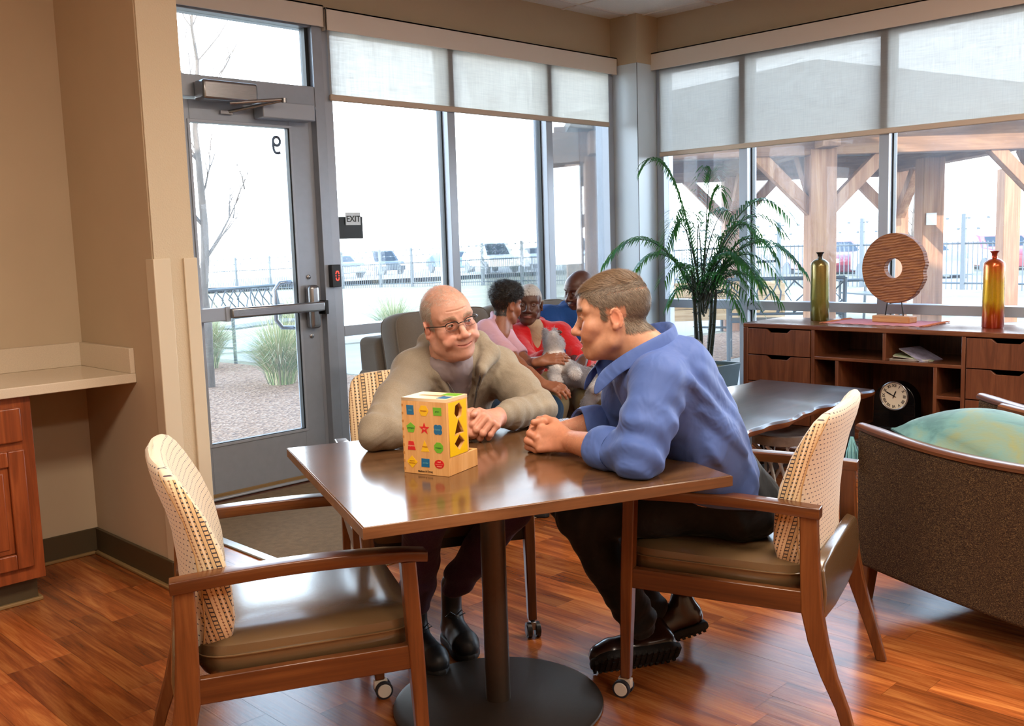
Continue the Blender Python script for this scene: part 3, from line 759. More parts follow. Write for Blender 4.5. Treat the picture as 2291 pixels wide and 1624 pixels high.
def stripe_mat(name, ax, period=.062, off=0.0, slant=0.0):
    t = NT(name); oc = t.n('ShaderNodeTexCoord').outputs['Object']; sx = t.n('ShaderNodeSeparateXYZ'); t.l(oc, sx.inputs[0])
    u = t.math('ADD', sx.outputs[ax], t.math('MULTIPLY', sx.outputs[2], slant))
    p = t.math('FRACT', t.math('ADD', t.math('DIVIDE', u, period), off)); z = sx.outputs[2]
    def band(a, b): return t.math('MULTIPLY', t.math('GREATER_THAN', p, a), t.math('LESS_THAN', p, b))
    def rep(f, d): return t.math('LESS_THAN', t.math('FRACT', t.math('MULTIPLY', z, f)), d)
    el = [band(.02, .05), band(.22, .25), t.math('MULTIPLY', band(.02, .25), rep(95, .30)),          # ladder
          band(.42, .44), t.math('MULTIPLY', band(.385, .475), rep(120, .22)),                          # fine ruler
          band(.60, .62), t.math('MULTIPLY', band(.62, .685), rep(92, .36)),                            # toothed line
          band(.86, .88), t.math('MULTIPLY', band(.80, .86), rep(92, .36))]
    s = el[0]
    for e in el[1:]: s = t.math('MAXIMUM', s, e)
    ground = t.mix(band(.27, .58), hexc('#CDAE80'), hexc('#E0C8A0'))
    ground = t.mix(band(.70, .79), ground, hexc('#E4D2B4'))
    dark = t.mix(band(.36, .5), hexc('#2C2A34'), hexc('#6E3B28'))
    t.setp(Base_Color=t.mix(s, ground, dark), Roughness=.9, Sheen_Weight=.2); t.bump(t.noise(t.coord(), 500, 2), .35, .001)
    return t.mat
M['dots'] = dots_mat(); M['stripes'] = stripe_mat('upholstery_stripes_side', 0, .052, .2, .28); M['stripes_f'] = stripe_mat('upholstery_stripes_front', 1, .066, .1)
def backrest(front_mat, parent):
    rings = []; N = 44
    prof = [(.40, -.232, .19, .075), (.44, -.226, .235, .088), (.50, -.222, .252, .094), (.58, -.226, .256, .092), (.66, -.238, .257, .084), (.74, -.262, .256, .070), (.80, -.288, .250, .058), (.835, -.304, .240, .046), (.852, -.311, .225, .030), (.859, -.314, .20, .012)]
    for z, xc, hw, th in prof:
        r = []
        for j in range(N):
            a = 2 * PI * j / N; cx, cy = sp(math.cos(a), .55), sp(math.sin(a), .30)
            y = hw * cy; x = xc + th / 2 * cx + .040 * (abs(y) / .256) ** 2.2
            if z > .8: zz = z + .012 * (1 - (y / .25) ** 2)
            else: zz = z
            r.append(V((x, y, zz)))
        rings.append(r)
    b = MB(); b.loft(rings)
    o = b.build('backrest', [M['dots'], M['stripes'], front_mat], parent, smooth=True)
    me = o.data
    for p in me.polygons:
        n = p.normal
        if abs(n.y) > .62 and p.center.z < .84: p.material_index = 1
        elif n.x > .3: p.material_index = 2
        else: p.material_index = 0
    piping = MB()
    for s_ in (-1, 1):
        for xo in (-.36,): piping.tube([(xc + th * xo + .040 * (hw * .985 / .256) ** 2.2, s_ * hw * .955, z) for z, xc, hw, th in prof[1:-1]], .0025, 6)
    piping.build('piping', plain('piping_cream', '#BE9A68', .8) if 'piping_cream' not in bpy.data.materials else bpy.data.materials['piping_cream'], o, smooth=True)
    return o
M['tyre'] = plain('castor_tyre', '#20242E', .6)
def make_chair(loc, rz, label, front_mat, black_castors=False):
    c = empty('dining_armchair', loc, rz, label, 'chair', 'armchairs around the pedestal table')
    for s in (-1, 1):
        # front leg, tapering, leaning a little, on a twin-wheel castor
        b = MB(); R = []
        for z, x, w in ((.058, .262, .029), (.33, .252, .036), (.45, .247, .037), (.60, .240, .036)):
            R.append([V((x + dx * w / 2, s * .284 + dy * w / 2, z)) for dx, dy in ((-1, -1), (1, -1), (1, 1), (-1, 1))])
        b.loft(R); lg = b.build('leg', M['chairwood'], c, bevel=.004)
        cs = MB(); cs.lathe([(.006, .03), (.006, .06)], (.262, s * .284, 0), 10); cs.bb((.245, s * .284 - .009, .028), (.285, s * .284 + .009, .056)); co = cs.build('castor', M['steel'] if black_castors else M['white_pl'], lg, bevel=.003)
        for q in (-1, 1):
            w = MB(); RX = Matrix.Rotation(PI / 2, 3, 'X'); cc_ = (.272, s * .284 + q * .015, .0262)
            w.lathe([(.012, -.008), (.026, -.007), (.0262, 0), (.026, .007), (.012, .008)], cc_, 28, R=RX, mi=0)
            w.lathe([(.004, -.0095), (.019, -.0095), (.021, -.007), (.021, .007), (.019, .0095), (.004, .0095)], cc_, 28, R=RX, mi=1)
            w.build('castor_wheel', [M['tyre'] if not black_castors else M['black'], M['white_pl'] if not black_castors else M['black']], lg, smooth=True)
        # rear leg: straight to the arm, swept back below the seat
        b = MB(); R = []
        for z, x, w, d in ((0, -.368, .026, .030), (.08, -.345, .027, .034), (.17, -.312, .028, .042), (.26, -.284, .029, .052), (.34, -.268, .030, .056), (.45, -.262, .030, .050), (.55, -.259, .030, .046), (.61, -.258, .030, .046)):
            R.append([V((x + dx * d / 2, s * (.284 - (.012 if z < .1 else 0)) + dy * w / 2, z)) for dx, dy in ((-1, -1), (1, -1), (1, 1), (-1, 1))])
        b.loft(R); b.build('leg', M['chairwood'], c, bevel=.004)
        # arm with a lipped front and a slight bow
        b = MB(); R = []
        for k in range(13):
            t_ = k / 12; x = -.288 + .572 * t_; zc = .612 + .010 * math.sin(PI * t_) + (-.004 if k == 12 else 0); w = .044 + .008 * math.sin(PI * t_ * .9); h = .028 if k < 11 else .024
            R.append([V((x, s * (.287 - .006 * math.sin(PI * t_)) + dy * w / 2, zc + dz * h / 2)) for dy, dz in ((-.86, -1.15), (.86, -1.15), (1, -.2), (1, .8), (.9, 1), (-.9, 1), (-1, .8), (-1, -.2))])
        b.loft(R); b.build('arm', M['chairwoodx'], c, bevel=.003)
        part('side_rail', M['chairwoodx'], c, [((-.25, s * .284 - .012, .335), (.24, s * .284 + .012, .395))], .003)
    part('front_rail', M['black'] if black_castors else M['chairwood'], c, [((.225, -.27, .335), (.248, .27, .385))], .003)
    part('rear_rail', M['chairwood'], c, [((-.27, -.27, .335), (-.25, .27, .385))], .003)
    # seat cushion: puffed leather box
    b = MB(); R = []
    for z, gx, gy in ((.375, .96, .96), (.395, .995, .995), (.42, 1, 1), (.447, .985, .985), (.458, .93, .93), (.465, .75, .75), (.468, .4, .4)):
        R.append([V((.015 + gx * .262 * sp(math.cos(a), .28), gy * .266 * sp(math.sin(a), .28), z)) for a in [2 * PI * (j + .5) / 40 for j in range(40)]])
    b.loft(R); se = b.build('seat', M['leather'], c, smooth=True)
    b = MB(); b.tube([(.015 + .264 * sp(math.cos(a), .28), .268 * sp(math.sin(a), .28), .425) for a in [2 * PI * (j + .5) / 40 for j in range(40)]], .0022, 6, closed=True); b.build('seam', M['leather'], se, smooth=True)
    b = MB(); R = []
    for y, zt, zb in ((-.262, .455, .31), (-.24, .47, .30), (-.1, .475, .285), (.1, .475, .285), (.24, .47, .30), (.262, .455, .31)):
        R.append([V((x, y, z)) for x, z in ((-.262, zb), (-.294, zb + .01), (-.300, (zb + zt) / 2), (-.292, zt - .01), (-.262, zt))])
    b.loft(R); b.build('rear_leather_panel', M['leather'], c, bevel=.006, seg=3)
    backrest(front_mat, c)
    return c
make_chair((1.290, 2.118, 0), math.radians(-26), 'empty wooden armchair with olive leather seat and patterned back beside the cabinet', M['dots'])
make_chair((2.485, 1.545, 0), math.radians(106.5), 'wooden armchair with patterned back under the man in the blue shirt', M['dots'])
make_chair((2.165, 2.60, 0), math.radians(-120.6), 'armchair with ladder-striped back behind the man in the grey hoodie', M['stripes_f'], True)

# ---- shape sorting box
M['birch'] = wood('birch', '#D29A5A', '#E2B072', '#EFC48C', 2, .45, 1.6, bump=.03, grain=.6)
M['plyedge'] = plain('ply_edge', '#E8CFA8', .5)
def paint(n, h): return plain('paint_' + n, h, .4)
PB, PY, PG, PR = paint('blue', '#126A9A'), paint('yellow', '#F0C018'), paint('green', '#6DB52A'), paint('red', '#D01C20')
YS = plain('paint_yellow_panel', '#F2C800', .45)
fdir = V((.105, .030, 0)).normalized(); ba = math.atan2(fdir.y, fdir.x)
# local frame: +x into depth (towards tray), +y to the left along the printed face
bx = empty('shape_sorter', (1.6035, 1.853, .7397), ba + 0, 'wooden shape sorting box printed with coloured shapes on the table', 'toy')
W, D_, H_ = .139, .102, .192
TH = .008
def cutpanel(name, outer, holes, th, mt, parent, mtx, mats2=None):
    """flat panel in local xy with real openings, pushed to thickness th"""
    cu = bpy.data.curves.new(name, 'CURVE'); cu.dimensions = '2D'; cu.fill_mode = 'BOTH'; cu.extrude = th / 2
    for pl in [outer] + holes:
        s_ = cu.splines.new('POLY'); s_.points.add(len(pl) - 1); s_.use_cyclic_u = True
        for i, p in enumerate(pl): s_.points[i].co = (p[0], p[1], 0, 1)
    o = bpy.data.objects.new(name, cu); C.objects.link(o); bpy.context.view_layer.update()
    me = bpy.data.meshes.new_from_object(o.evaluated_get(bpy.context.evaluated_depsgraph_get())); C.objects.unlink(o); bpy.data.objects.remove(o)
    me.materials.clear(); me.materials.append(mt)
    o = link(bpy.data.objects.new(name, me), parent); o.matrix_local = mtx
    return o
def ngon(n, r, cx, cy, rot=0, sx=1): return [(cx + r * sx * math.cos(rot + 2 * PI * i / n), cy + r * math.sin(rot + 2 * PI * i / n)) for i in range(n)]
# front face (towards the camera) lies in local x=0, spans y 0..W
part('front_panel', M['birch'], bx, [((0, 0, 0), (TH, W, H_))], .001)
part('back_panel', M['birch'], bx, [((D_ - TH, 0, .05), (D_, W, H_))], .001)
part('left_panel', M['birch'], bx, [((TH, W - TH, 0), (D_ - TH, W, H_))], .001)
part('bottom_panel', M['birch'], bx, [((TH, TH, 0), (D_ + .034, W - TH, TH))], .001)
part('tray_rim', M['birch'], bx, [((D_ + .034, 0, 0), (D_ + .042, W, .046)), ((D_, W - TH, 0), (D_ + .034, W, .046)), ((TH, 0, 0), (D_ + .034, TH, .046))], .001)
MS = Matrix(((1, 0, 0, 0), (0, 0, 1, TH / 2), (0, 1, 0, 0), (0, 0, 0, 1)))   # local xy -> x,z
hs = [ngon(6, .0205, .055, .163, .25, .9), [(.034, .101), (.079, .104), (.054, .140)], [(.033, .0795), (.057, .099), (.079, .080), (.055, .0605)]]
rect = [(TH, .046), (D_ - TH, .046), (D_ - TH, H_), (TH, H_)]
cutpanel('side_panel', rect, hs, TH, M['birch'], bx, MS)
def inset(pl, k):
    cx = sum(p[0] for p in pl) / len(pl); cy = sum(p[1] for p in pl) / len(pl); return [(cx + (x - cx) * k, cy + (y - cy) * k) for x, y in pl]
cutpanel('yellow_print', [(TH + .001, .049), (D_ - TH, .049), (D_ - TH, H_ - .003), (TH + .001, H_ - .003)], [inset(h, 1.10) for h in hs], .0006, YS, bx, MS @ Matrix.Translation((0, 0, -TH / 2 - .0004)))
MT = Matrix(((1, 0, 0, 0), (0, 1, 0, 0), (0, 0, 1, H_ + TH / 2), (0, 0, 0, 1)))
slot = [(.050 + .010 * math.cos(a), .075 + (.030 if math.sin(a) > 0 else -.030) + .010 * math.sin(a)) for a in [2 * PI * (i + .5) / 16 for i in range(16)]]
cutpanel('lid', [(0, 0), (D_, 0), (D_, W), (0, W)], [slot], TH, M['plyedge'], bx, MT)
pr_ = MB(); pr_.bb((.012, .008, H_ + TH), (.046, .038, H_ + TH + .0006)); pr_.build('blue_print', PB, bx)
pr_ = MB(); pr_.bb((.060, .008, H_ + TH), (.096, .055, H_ + TH + .0006)); pr_.build('green_print', PG, bx)
# finger joints down the left edge of the front face
fj = MB()
for k in range(9): fj.bb((-.0004, W - .005, .008 + k * .021), (.0002, W, .015 + k * .021))
fj.build('finger_joints', plain('joint_brown', '#B9803F', .6), bx)
cols = [.112, .070, .028]; rows = [.168, .121, .074, .031]
def star(r, ri, cx, cy): return [(cx + (r if i % 2 == 0 else ri) * math.sin(PI * i / 5), cy + (r if i % 2 == 0 else ri) * math.cos(PI * i / 5)) for i in range(10)]
def quatre(r, cx, cy):
    return [(cx + (r * (.72 + .28 * abs(math.sin(2 * a)))) * math.cos(a), cy + (r * (.72 + .28 * abs(math.sin(2 * a)))) * math.sin(a) * 1.05) for a in [2 * PI * i / 40 for i in range(40)]]
shp = [[(PB, [(-.0105, -.0125), (.0115, -.012), (.0105, .0125), (-.0115, .0125)], 'cube'), (PY, ngon(6, .0155, 0, 0, 0.0, .98), 'hexagon'), (PG, [(-.012, -.0105), (.0125, -.0105), (.0125, .0105), (-.013, .0105)], 'prism')],
       [(PG, ngon(5, .0145, 0, 0, PI / 2), 'pentagon'), (PR, star(.0165, .0068, 0, 0), 'star'), (PB, quatre(.0148, 0, 0), 'flower')],
       [(PR, [(-.012, -.0115), (.0125, -.0115), (.0065, .0115), (-.009, .0115)], 'trapezoid'), (PY, [(-.0125, -.0135), (.0125, -.0125), (-.001, .0165)], 'triangle'), (PG, ngon(8, .0148, 0, 0, PI / 8), 'octagon')],
       [(PY, ngon(4, .0165, 0, 0, 0, 1.0), 'square\nrhombus'), (PB, [(-.0135, -.011), (.0115, -.011), (.0125, .0115), (-.0125, .0115)], 'parallel'), (PR, ngon(28, .0115, 0, 0, 0, 1.28), 'oval\n————\nround')]]
ink = {id(PB): plain('ink_a', '#5FA8B8', .6), id(PY): plain('ink_b', '#B06A10', .6), id(PG): plain('ink_c', '#2C6A28', .6), id(PR): plain('ink_d', '#F0B090', .6)}
for r_ in range(4):
    for c_i in range(3):
        mt, pl, w_ = shp[r_][c_i]; cy, cz_ = cols[c_i], rows[r_]
        b = MB(); b.prism([(0.0, cy - x, cz_ + y) for x, y in pl], (-.0007, 0, 0)); o = b.build('printed_shape', mt, bx)
        text('printed_word', w_, .0058, ink[id(mt)], (-.0010, cy, cz_), (PI / 2, 0, -PI / 2), o, .0001, .0001)
text('maker_lettering', 'Melissa & Doug', .0072, M['black'], (-.0007, .072, .0085), (PI / 2, -.03, -PI / 2), bx, .0001, .0001)
bl = MB(); bl.prism([(0, 0, 0), (.042, 0, 0), (.042, 0, .012), (.028, 0, .028), (0, 0, .040)], (0, .03, 0))
bk = bl.build('toy_block', plain('block_blue', '#2E7FC8', .35), bevel=.002); bk.location = (1.6035 + .100 * math.cos(ba) - .05 * math.sin(ba) + .002, 1.853 + .100 * math.sin(ba) + .05 * math.cos(ba), .7485); bk.rotation_euler = (0, 0, ba)
tag(bk, 'small blue wooden block lying in the tray of the sorting box', 'block')

# ---- sofa
M['sofa'] = fabric('sofa_cloth', '#5E5952', '#777067', 700, .3, .2)
sf = empty('sofa', (0, 0, 0), 0, 'grey brown three-seat sofa with loose back cushions under the window', 'sofa')
def cushion(name, c, d, mt, parent, rot=(0, 0, 0), puff=.35, n=14, pw=.5, pipe=None):
    """soft rectangular cushion: pillow-like superellipsoid; d = full sizes"""
    R = Matrix.Rotation(rot[2], 3, 'Z') @ Matrix.Rotation(rot[1], 3, 'Y') @ Matrix.Rotation(rot[0], 3, 'X')
    b = MB(); rings = []
    for i in range(n + 1):
        ph = -PI / 2 + PI * i / n; cp, s_p = sp(math.cos(ph), puff), sp(math.sin(ph), puff + .35)
        rings.append([V(c) + R @ V((d[0] / 2 * cp * sp(math.cos(a), pw * .5), d[1] / 2 * cp * sp(math.sin(a), pw * .5), d[2] / 2 * s_p)) for a in [2 * PI * (j + .5) / 36 for j in range(36)]])
    b.loft(rings); o = b.build(name, mt, parent, smooth=True)
    if pipe:
        for s_ in (-.55, .55):
            pb_ = MB(); pb_.tube([V(c) + R @ V((d[0] / 2 * .962 * sp(math.cos(a), pw * .5), d[1] / 2 * .962 * sp(math.sin(a), pw * .5), d[2] / 2 * s_)) for a in [2 * PI * (j + .5) / 60 for j in range(60)]], .004, 6, closed=True); pb_.build('piping', mt, o, smooth=True)
    return o
part('base', M['sofa'], sf, [((3.25, 3.68, .08), (5.40, 4.46, .30))], .03, 3)
for x0_, x1_ in ((3.215, 3.36), (5.30, 5.46)):
    b = MB(); b.bb((x0_, 3.66, .08), (x1_, 4.48, .655)); b.build('arm', M['sofa'], sf, bevel=.045, seg=5)
b = MB(); b.prism([(3.24, 4.22, .25), (3.24, 4.46, .25), (3.24, 4.49, .83), (3.24, 4.30, .83)], (2.2, 0, 0)); b.build('back_frame', M['sofa'], sf, bevel=.04, seg=4)
for k in range(3):
    xc = 3.24 + .70 * (k + .5)
    cushion('seat_cushion', (xc if k else xc + .06, 3.94, .36), (.69 if k else .60, .66, .15), M['sofa'], sf, puff=.25, pw=.35)
    cushion('back_cushion', (xc, 4.17, .70), (.72, .54, .24), M['sofa'], sf, rot=(PI / 2 - .16, 0, 0), puff=.38, pw=.45, pipe=True)
for x in (3.29, 5.36):
    for y in (3.72, 4.42): part('leg', M['black'], sf, [((x - .03, y - .03, 0), (x + .03, y + .03, .085))], .004)

# ---- sideboard
M['walnut'] = wood('walnut', '#4E2A1A', '#6A3D27', '#805033', 2, .35, 1.4, .15, bump=.04)
M['walnuty'] = wood('walnut_long', '#4E2A1A', '#6A3D27', '#805033', 1, .25, 1.1, .3, bump=.04)
sb = empty('sideboard', (0, 0, 0), 0, 'long walnut sideboard with notched drawers and open cubbies below the right windows', 'sideboard')
X0, X1 = 5.5, 6.0; L0, L1 = 1.54, 3.40
part('top', M['walnuty'], sb, [((X0, L0, .742), (X1, L1, .770))], .004)
for a, b_ in ((L0, L0 + .035), (L1 - .035, L1)): part('side_panel', M['walnut'], sb, [((X0, a, .10), (X1, b_, .742))], .003)
part('bottom', M['walnuty'], sb, [((X0, L0 + .035, .10), (X1, L1 - .035, .135))], .003)
part('back', M['walnut'], sb, [((X1 - .012, L0 + .035, .135), (X1 - .002, L1 - .035, .742))], 0)
for a in (2.915, 2.02): part('divider', M['walnut'], sb, [((X0 + .004, a - .011, .135), (X1 - .012, a + .011, .742))], .002)
part('shelf', M['walnuty'], sb, [((X0 + .006, 2.031, .562), (X1 - .012, 2.904, .581))], .002)
for a, z0_, z1_ in ((2.468, .581, .742), (2.76, .135, .562), (2.173, .135, .562)): part('upright', M['walnut'], sb, [((X0 + .008, a - .010, z0_), (X1 - .012, a + .010, z1_))], .002)
for a, b_ in ((2.77, 2.904), (2.031, 2.163)): part('shelf', M['walnuty'], sb, [((X0 + .008, a, .383), (X1 - .012, b_, .402))], .002)
for a, b_ in ((2.932, 3.362), (1.578, 2.003)):
    for z0_, z1_ in ((.572, .736), (.400, .566), (.232, .394), (.14, .226)):
        c = (a + b_) / 2; hw, hh = .085, .022
        b = MB(); b.prism([(X0, a, z0_), (X0, a, z1_), (X0, c - hw, z1_), (X0, c - hw + .026, z1_ - hh), (X0, c + hw - .026, z1_ - hh), (X0, c + hw, z1_), (X0, b_, z1_), (X0, b_, z0_)], (.018, 0, 0))
        dr_ = b.build('drawer', M['walnut'], sb, bevel=.0015); part('drawer_box', M['black'], dr_, [((X0 + .02, a + .01, z0_ + .01), (X1 - .04, b_ - .01, z1_ - .04))], 0)
for x in (5.54, 5.96):
    for y in (1.6, 3.34): 
        b = MB(); b.lathe([(.014, 0), (.022, .10)], (x, y, 0), 14); b.build('leg', M['walnut'], sb, smooth=True)
# runner under the sculpture
t = NT('runner_weave'); w1 = t.n('ShaderNodeTexWave', bands_direction='X', i_Scale=30.0, i_Distortion=.6); t.l(t.coord(), w1.inputs[0])
t.setp(Base_Color=t.ramp(w1.outputs[1], [(.2, hexc('#B4566A')), (.6, hexc('#D9899A')), (1, hexc('#E8B6B6'))]), Roughness=.9); M['runner'] = t.mat
rn = empty('table_runner', (0, 0, 0), 0, 'pink woven runner with fringed ends on the sideboard top', 'runner')
b = MB(); nx, ny = 6, 26
b.add([(5.66 + .36 * i / nx, 2.33 + .58 * j / ny, .7715 + .003 * abs(math.sin(j * .9 + i))) for j in range(ny + 1) for i in range(nx + 1)], [(j * 7 + i, j * 7 + i + 1, (j + 1) * 7 + i + 1, (j + 1) * 7 + i) for j in range(ny) for i in range(nx)])
b.build('cloth', M['runner'], rn, smooth=True).modifiers.new('t', 'SOLIDIFY').thickness = .002
b = MB(); r = random.Random(4)
for k in range(40):
    for y0_, s_ in ((2.33, -1), (2.91, 1)):
        x = 5.66 + .36 * k / 39; b.tube([(x, y0_, .773), (x + r.uniform(-.006, .006), y0_ + s_ * .02, .776), (x + r.uniform(-.012, .012), y0_ + s_ * r.uniform(.03, .05), .773)], .0016, 4)
tag(b.build('fringe', plain('fringe', '#C77A5A', .9), rn), kind='stuff')
# bottles
def bottle(x, y, h, r, stops, label, neckcol, gloss=.12):
    t = NT('bottle_glaze'); tc = t.coord(); sx = t.n('ShaderNodeSeparateXYZ'); t.l(tc, sx.inputs[0])
    zf = t.math('ADD', t.math('DIVIDE', sx.outputs[2], h), t.math('MULTIPLY', t.math('SUBTRACT', t.noise(t.coord(scale=(22, 22, 4)), 3, 5), .5), .35))
    fl_ = t.noise(t.coord(), 160, 4, .8)
    t.setp(Base_Color=t.mix(t.math('MULTIPLY', fl_, .5), t.ramp(zf, stops), (.02, .02, .01, 1)), Metallic=.55, Roughness=gloss + .12, Coat_Weight=.6); t.bump(fl_, .2, .001)
    o = empty('bottle', (x, y, .770), 0, label, 'bottle')
    b = MB(); b.lathe([(r * .94, 0), (r, .006), (r * 1.0, h * .35), (r * .97, h * .6), (r * .99, h * .80), (r * .93, h * .845), (r * .62, h * .885), (r * .28, h * .91)], n=40); b.build('body', t.mat, o, smooth=True)
    b = MB(); b.lathe([(r * .28, h * .905), (r * .24, h * .93), (r * .26, h * .965), (r * .46, h), (r * .40, h), (r * .18, h * .965), (r * .16, h * .92)], n=28); b.build('neck', plain('bottle_neck', neckcol, .2, .7), o, smooth=True)
bottle(5.84, 3.045, .437, .0585, [(.0, hexc('#706A28')), (.25, hexc('#949040')), (.5, hexc('#969048')), (.75, hexc('#A08A44')), (1, hexc('#5A5840'))], 'tall olive green metallic bottle at the left end of the sideboard top', '#3E3A34')
bottle(5.78, 1.966, .430, .0575, [(.0, hexc('#B02A08')), (.18, hexc('#C8540A')), (.35, hexc('#E0B010')), (.6, hexc('#D8A410')), (.78, hexc('#D06010')), (1, hexc('#A83A20'))], 'tall orange and yellow metallic bottle at the right end of the sideboard top', '#A8402A')
# wooden ring sculpture
scu = empty('ring_sculpture', (5.86, 2.565, .773), math.radians(-8), 'carved wooden disc with a central hole on a stand between the two bottles', 'sculpture')
t = NT('carved_oak'); w1 = t.n('ShaderNodeTexWave', bands_direction='Z', i_Scale=19.0, i_Distortion=3.5); w1.inputs['Detail'].default_value = 3; t.l(t.coord(rot=(.12, 0, 0)), w1.inputs[0])
t.setp(Base_Color=t.mix(t.math('MULTIPLY', w1.outputs[1], .5), t.ramp(t.noise(t.coord(scale=(2, 2, 9)), 6, 5), [(.3, hexc('#7A4420')), (.7, hexc('#B0713C'))]), hexc('#6A3A1C')), Roughness=.6); t.bump(w1.outputs[1], .8, .004); M['oakc'] = t.mat
N = 72; r = random.Random(8); outer = []
RO, RI, cz0 = .212, .060, .330
for k in range(N):
    a = 2 * PI * k / N; rr = RO
    if -.75 < (a if a < PI else a - 2 * PI) < .35: rr *= 1 - .03 * abs(math.sin(k * 1.7)) - (.06 if k in (70, 71, 0) else 0)
    outer.append((rr * math.cos(a), rr * math.sin(a)))
b = MB(); vs = []
for x in (-.024, .024):
    for p in outer: vs.append((x, -p[0], cz0 + p[1]))
    for k in range(N): vs.append((x, -RI * math.cos(2 * PI * k / N), cz0 + RI * math.sin(2 * PI * k / N)))
fs = []
for k in range(N):
    k2 = (k + 1) % N
    fs += [(k, k2, N + k2, N + k), (2 * N + k, 3 * N + k, 3 * N + k2, 2 * N + k2), (k, 2 * N + k, 2 * N + k2, k2), (N + k, N + k2, 3 * N + k2, 3 * N + k)]
b.add(vs, fs); b.build('disc', M['oakc'], scu, bevel=.004)
b = MB()
for y in (-.045, .045): b.tube([(0, y * 1.35, .04), (0, y, .14)], .0035, 8)
b.build('rod', M['black'], scu, smooth=True)
b = MB(); b.box((0, 0, .021), (.09, .25, .042), taper=1.0); b.build('base', wood('stand_oak', '#A8713F', '#BE8650', '#D0A06A', 1, .5, 1.2), scu, bevel=.007, seg=3)
# mantel clock
ck = empty('mantel_clock', (5.66, 2.47, .135), 0, 'black mantel clock with white roman dial in the large lower cubby', 'clock')
b = MB(); pts = [(0, -.165, .03), (0, -.165, .05), (0, -.13, .06)] + [(0, -.125 * math.cos(a), .215 + .115 * math.sin(a)) for a in [PI * k / 16 for k in range(17)]] + [(0, .13, .06), (0, .165, .05), (0, .165, .03)]
b.prism([(p[0], p[1], p[2] - .03) for p in pts], (.09, 0, 0)); b.build('case', plain('black_gloss', '#08080A', .18, coat=.5), ck, bevel=.004)
part('plinth', M['black'], ck, [((-.012, -.18, 0), (.11, .18, .026))], .004)
RY = Matrix.Rotation(-PI / 2, 3, 'Y'); fz = .217
b = MB(); b.lathe([(.0, .0), (.080, .0), (.080, .002)], (0, 0, fz), 48, R=RY); dl = b.build('dial', plain('dial_cream', '#F0E6CE', .4), ck)
b = MB(); b.tube([(-.003, .083 * math.cos(a), fz + .083 * math.sin(a)) for a in [2 * PI * k / 48 for k in range(48)]], .005, 8, closed=True); b.build('bezel', M['steel'], ck, smooth=True)
num = ['XII', 'I', 'II', 'III', 'IIII', 'V', 'VI', 'VII', 'VIII', 'IX', 'X', 'XI']
for k, s_ in enumerate(num):
    a = 2 * PI * k / 12; o = text('numeral', s_, .023, M['black'], (-.0028, -.062 * math.sin(a), fz + .062 * math.cos(a)), (0, 0, 0), dl, .0003, .0006)
    o.rotation_euler = (Matrix.Rotation(-PI / 2, 3, 'Z') @ Matrix.Rotation(PI / 2, 3, 'X') @ Matrix.Rotation(-a, 3, 'Z')).to_euler()
def hand_(name, ang, L, w):
    b = MB(); d = V((0, -math.sin(ang), math.cos(ang))); p = V((0, math.cos(ang), math.sin(ang)))
    o_ = V((-.0045, 0, fz)); b.prism([o_ - d * .015 - p * w * .6, o_ + d * L * .7 - p * w, o_ + d * L, o_ + d * L * .7 + p * w, o_ - d * .015 + p * w * .6], (-.001, 0, 0)); b.build(name, M['black'], dl)
hand_('minute_hand', math.radians(-64), .062, .0035); hand_('hour_hand', math.radians(22), .036, .004)
# magazines
for k, (yy, zz, ry, rot, col, lab) in enumerate(((2.36, .5825, 0, .1, '#D8D2C8', 'flat magazine at the bottom of the small pile in the upper right cubby'), (2.35, .5905, .12, .25, '#B8C8A8', 'magazine lying slightly open above the lowest one in the upper cubby'), (2.30, .600, .38, -.3, '#A9A6C4', 'lilac covered magazine propped on top of the small pile'))):
    mg = empty('magazine', (5.66, yy, zz), 0, lab, 'magazine', 'magazines in the upper cubby'); mg.rotation_euler = (ry, 0, rot)
    part('cover', plain('magazine_cover', col, .3, var=.3, vs=30), mg, [((-.09, -.11, .0045), (.09, .11, .0055))], 0); part('pages', M['white_pl'], mg, [((-.088, -.108, 0), (.088, .108, .0045))], 0)

# ---- live-edge coffee table
M['slab'] = wood('dark_slab', '#2A1C18', '#3C2C28', '#4E3C34', 0, .3, .8, .3, bump=.05)
M['bark_edge'] = wood('live_edge', '#4A2810', '#7A4A20', '#A87038', 0, .5, .8, bump=.4)
cf = empty('coffee_table', (0, 0, 0), 0, 'live-edge wooden coffee table with dark top behind the man in the blue shirt', 'table')
r = random.Random(12); nseg = 46
near = [(3.585 + 1.37 * k / nseg, 2.20 + .085 * k / nseg + .014 * math.sin(k * .36) + .006 * math.sin(k * .8 + 1)) for k in range(nseg + 1)]
far = [(4.955 - 1.37 * k / nseg, 2.945 + .008 * math.sin(k * .5 + 2)) for k in range(nseg + 1)]
b = MB(); rings = []
for z, dn in ((.452, .035), (.462, .012), (.475, -.004), (.49, -.012), (.499, -.002), (.5005, .004)):
    rings.append([V((x, y + dn + (.004 * math.sin(k * 1.1 + z * 90) if .455 < z < .495 else 0), z)) for k, (x, y) in enumerate(near)] + [V((x, y - dn, z)) for x, y in far])
b.loft(rings); o = b.build('slab', [M['slab'], M['bark_edge']], cf, smooth=True)
for p in o.data.polygons:
    p.material_index = 0 if p.normal.z > .6 else 1
    if abs(p.normal.z) > .9: p.use_smooth = False
o.data.set_sharp_from_angle(angle=math.radians(35))
for x in (3.80, 4.82):
    for y in (2.36, 2.82): part('leg', M['black'], cf, [((x - .035, y - .035, 0), (x + .035, y + .035, .452))], .004)
    part('stretcher', M['walnut'], cf, [((x - .02, 2.39, .10), (x + .02, 2.79, .15))], .003)
part('long_stretcher', M['black'], cf, [((3.82, 2.57, .11), (4.80, 2.61, .15))], .003)
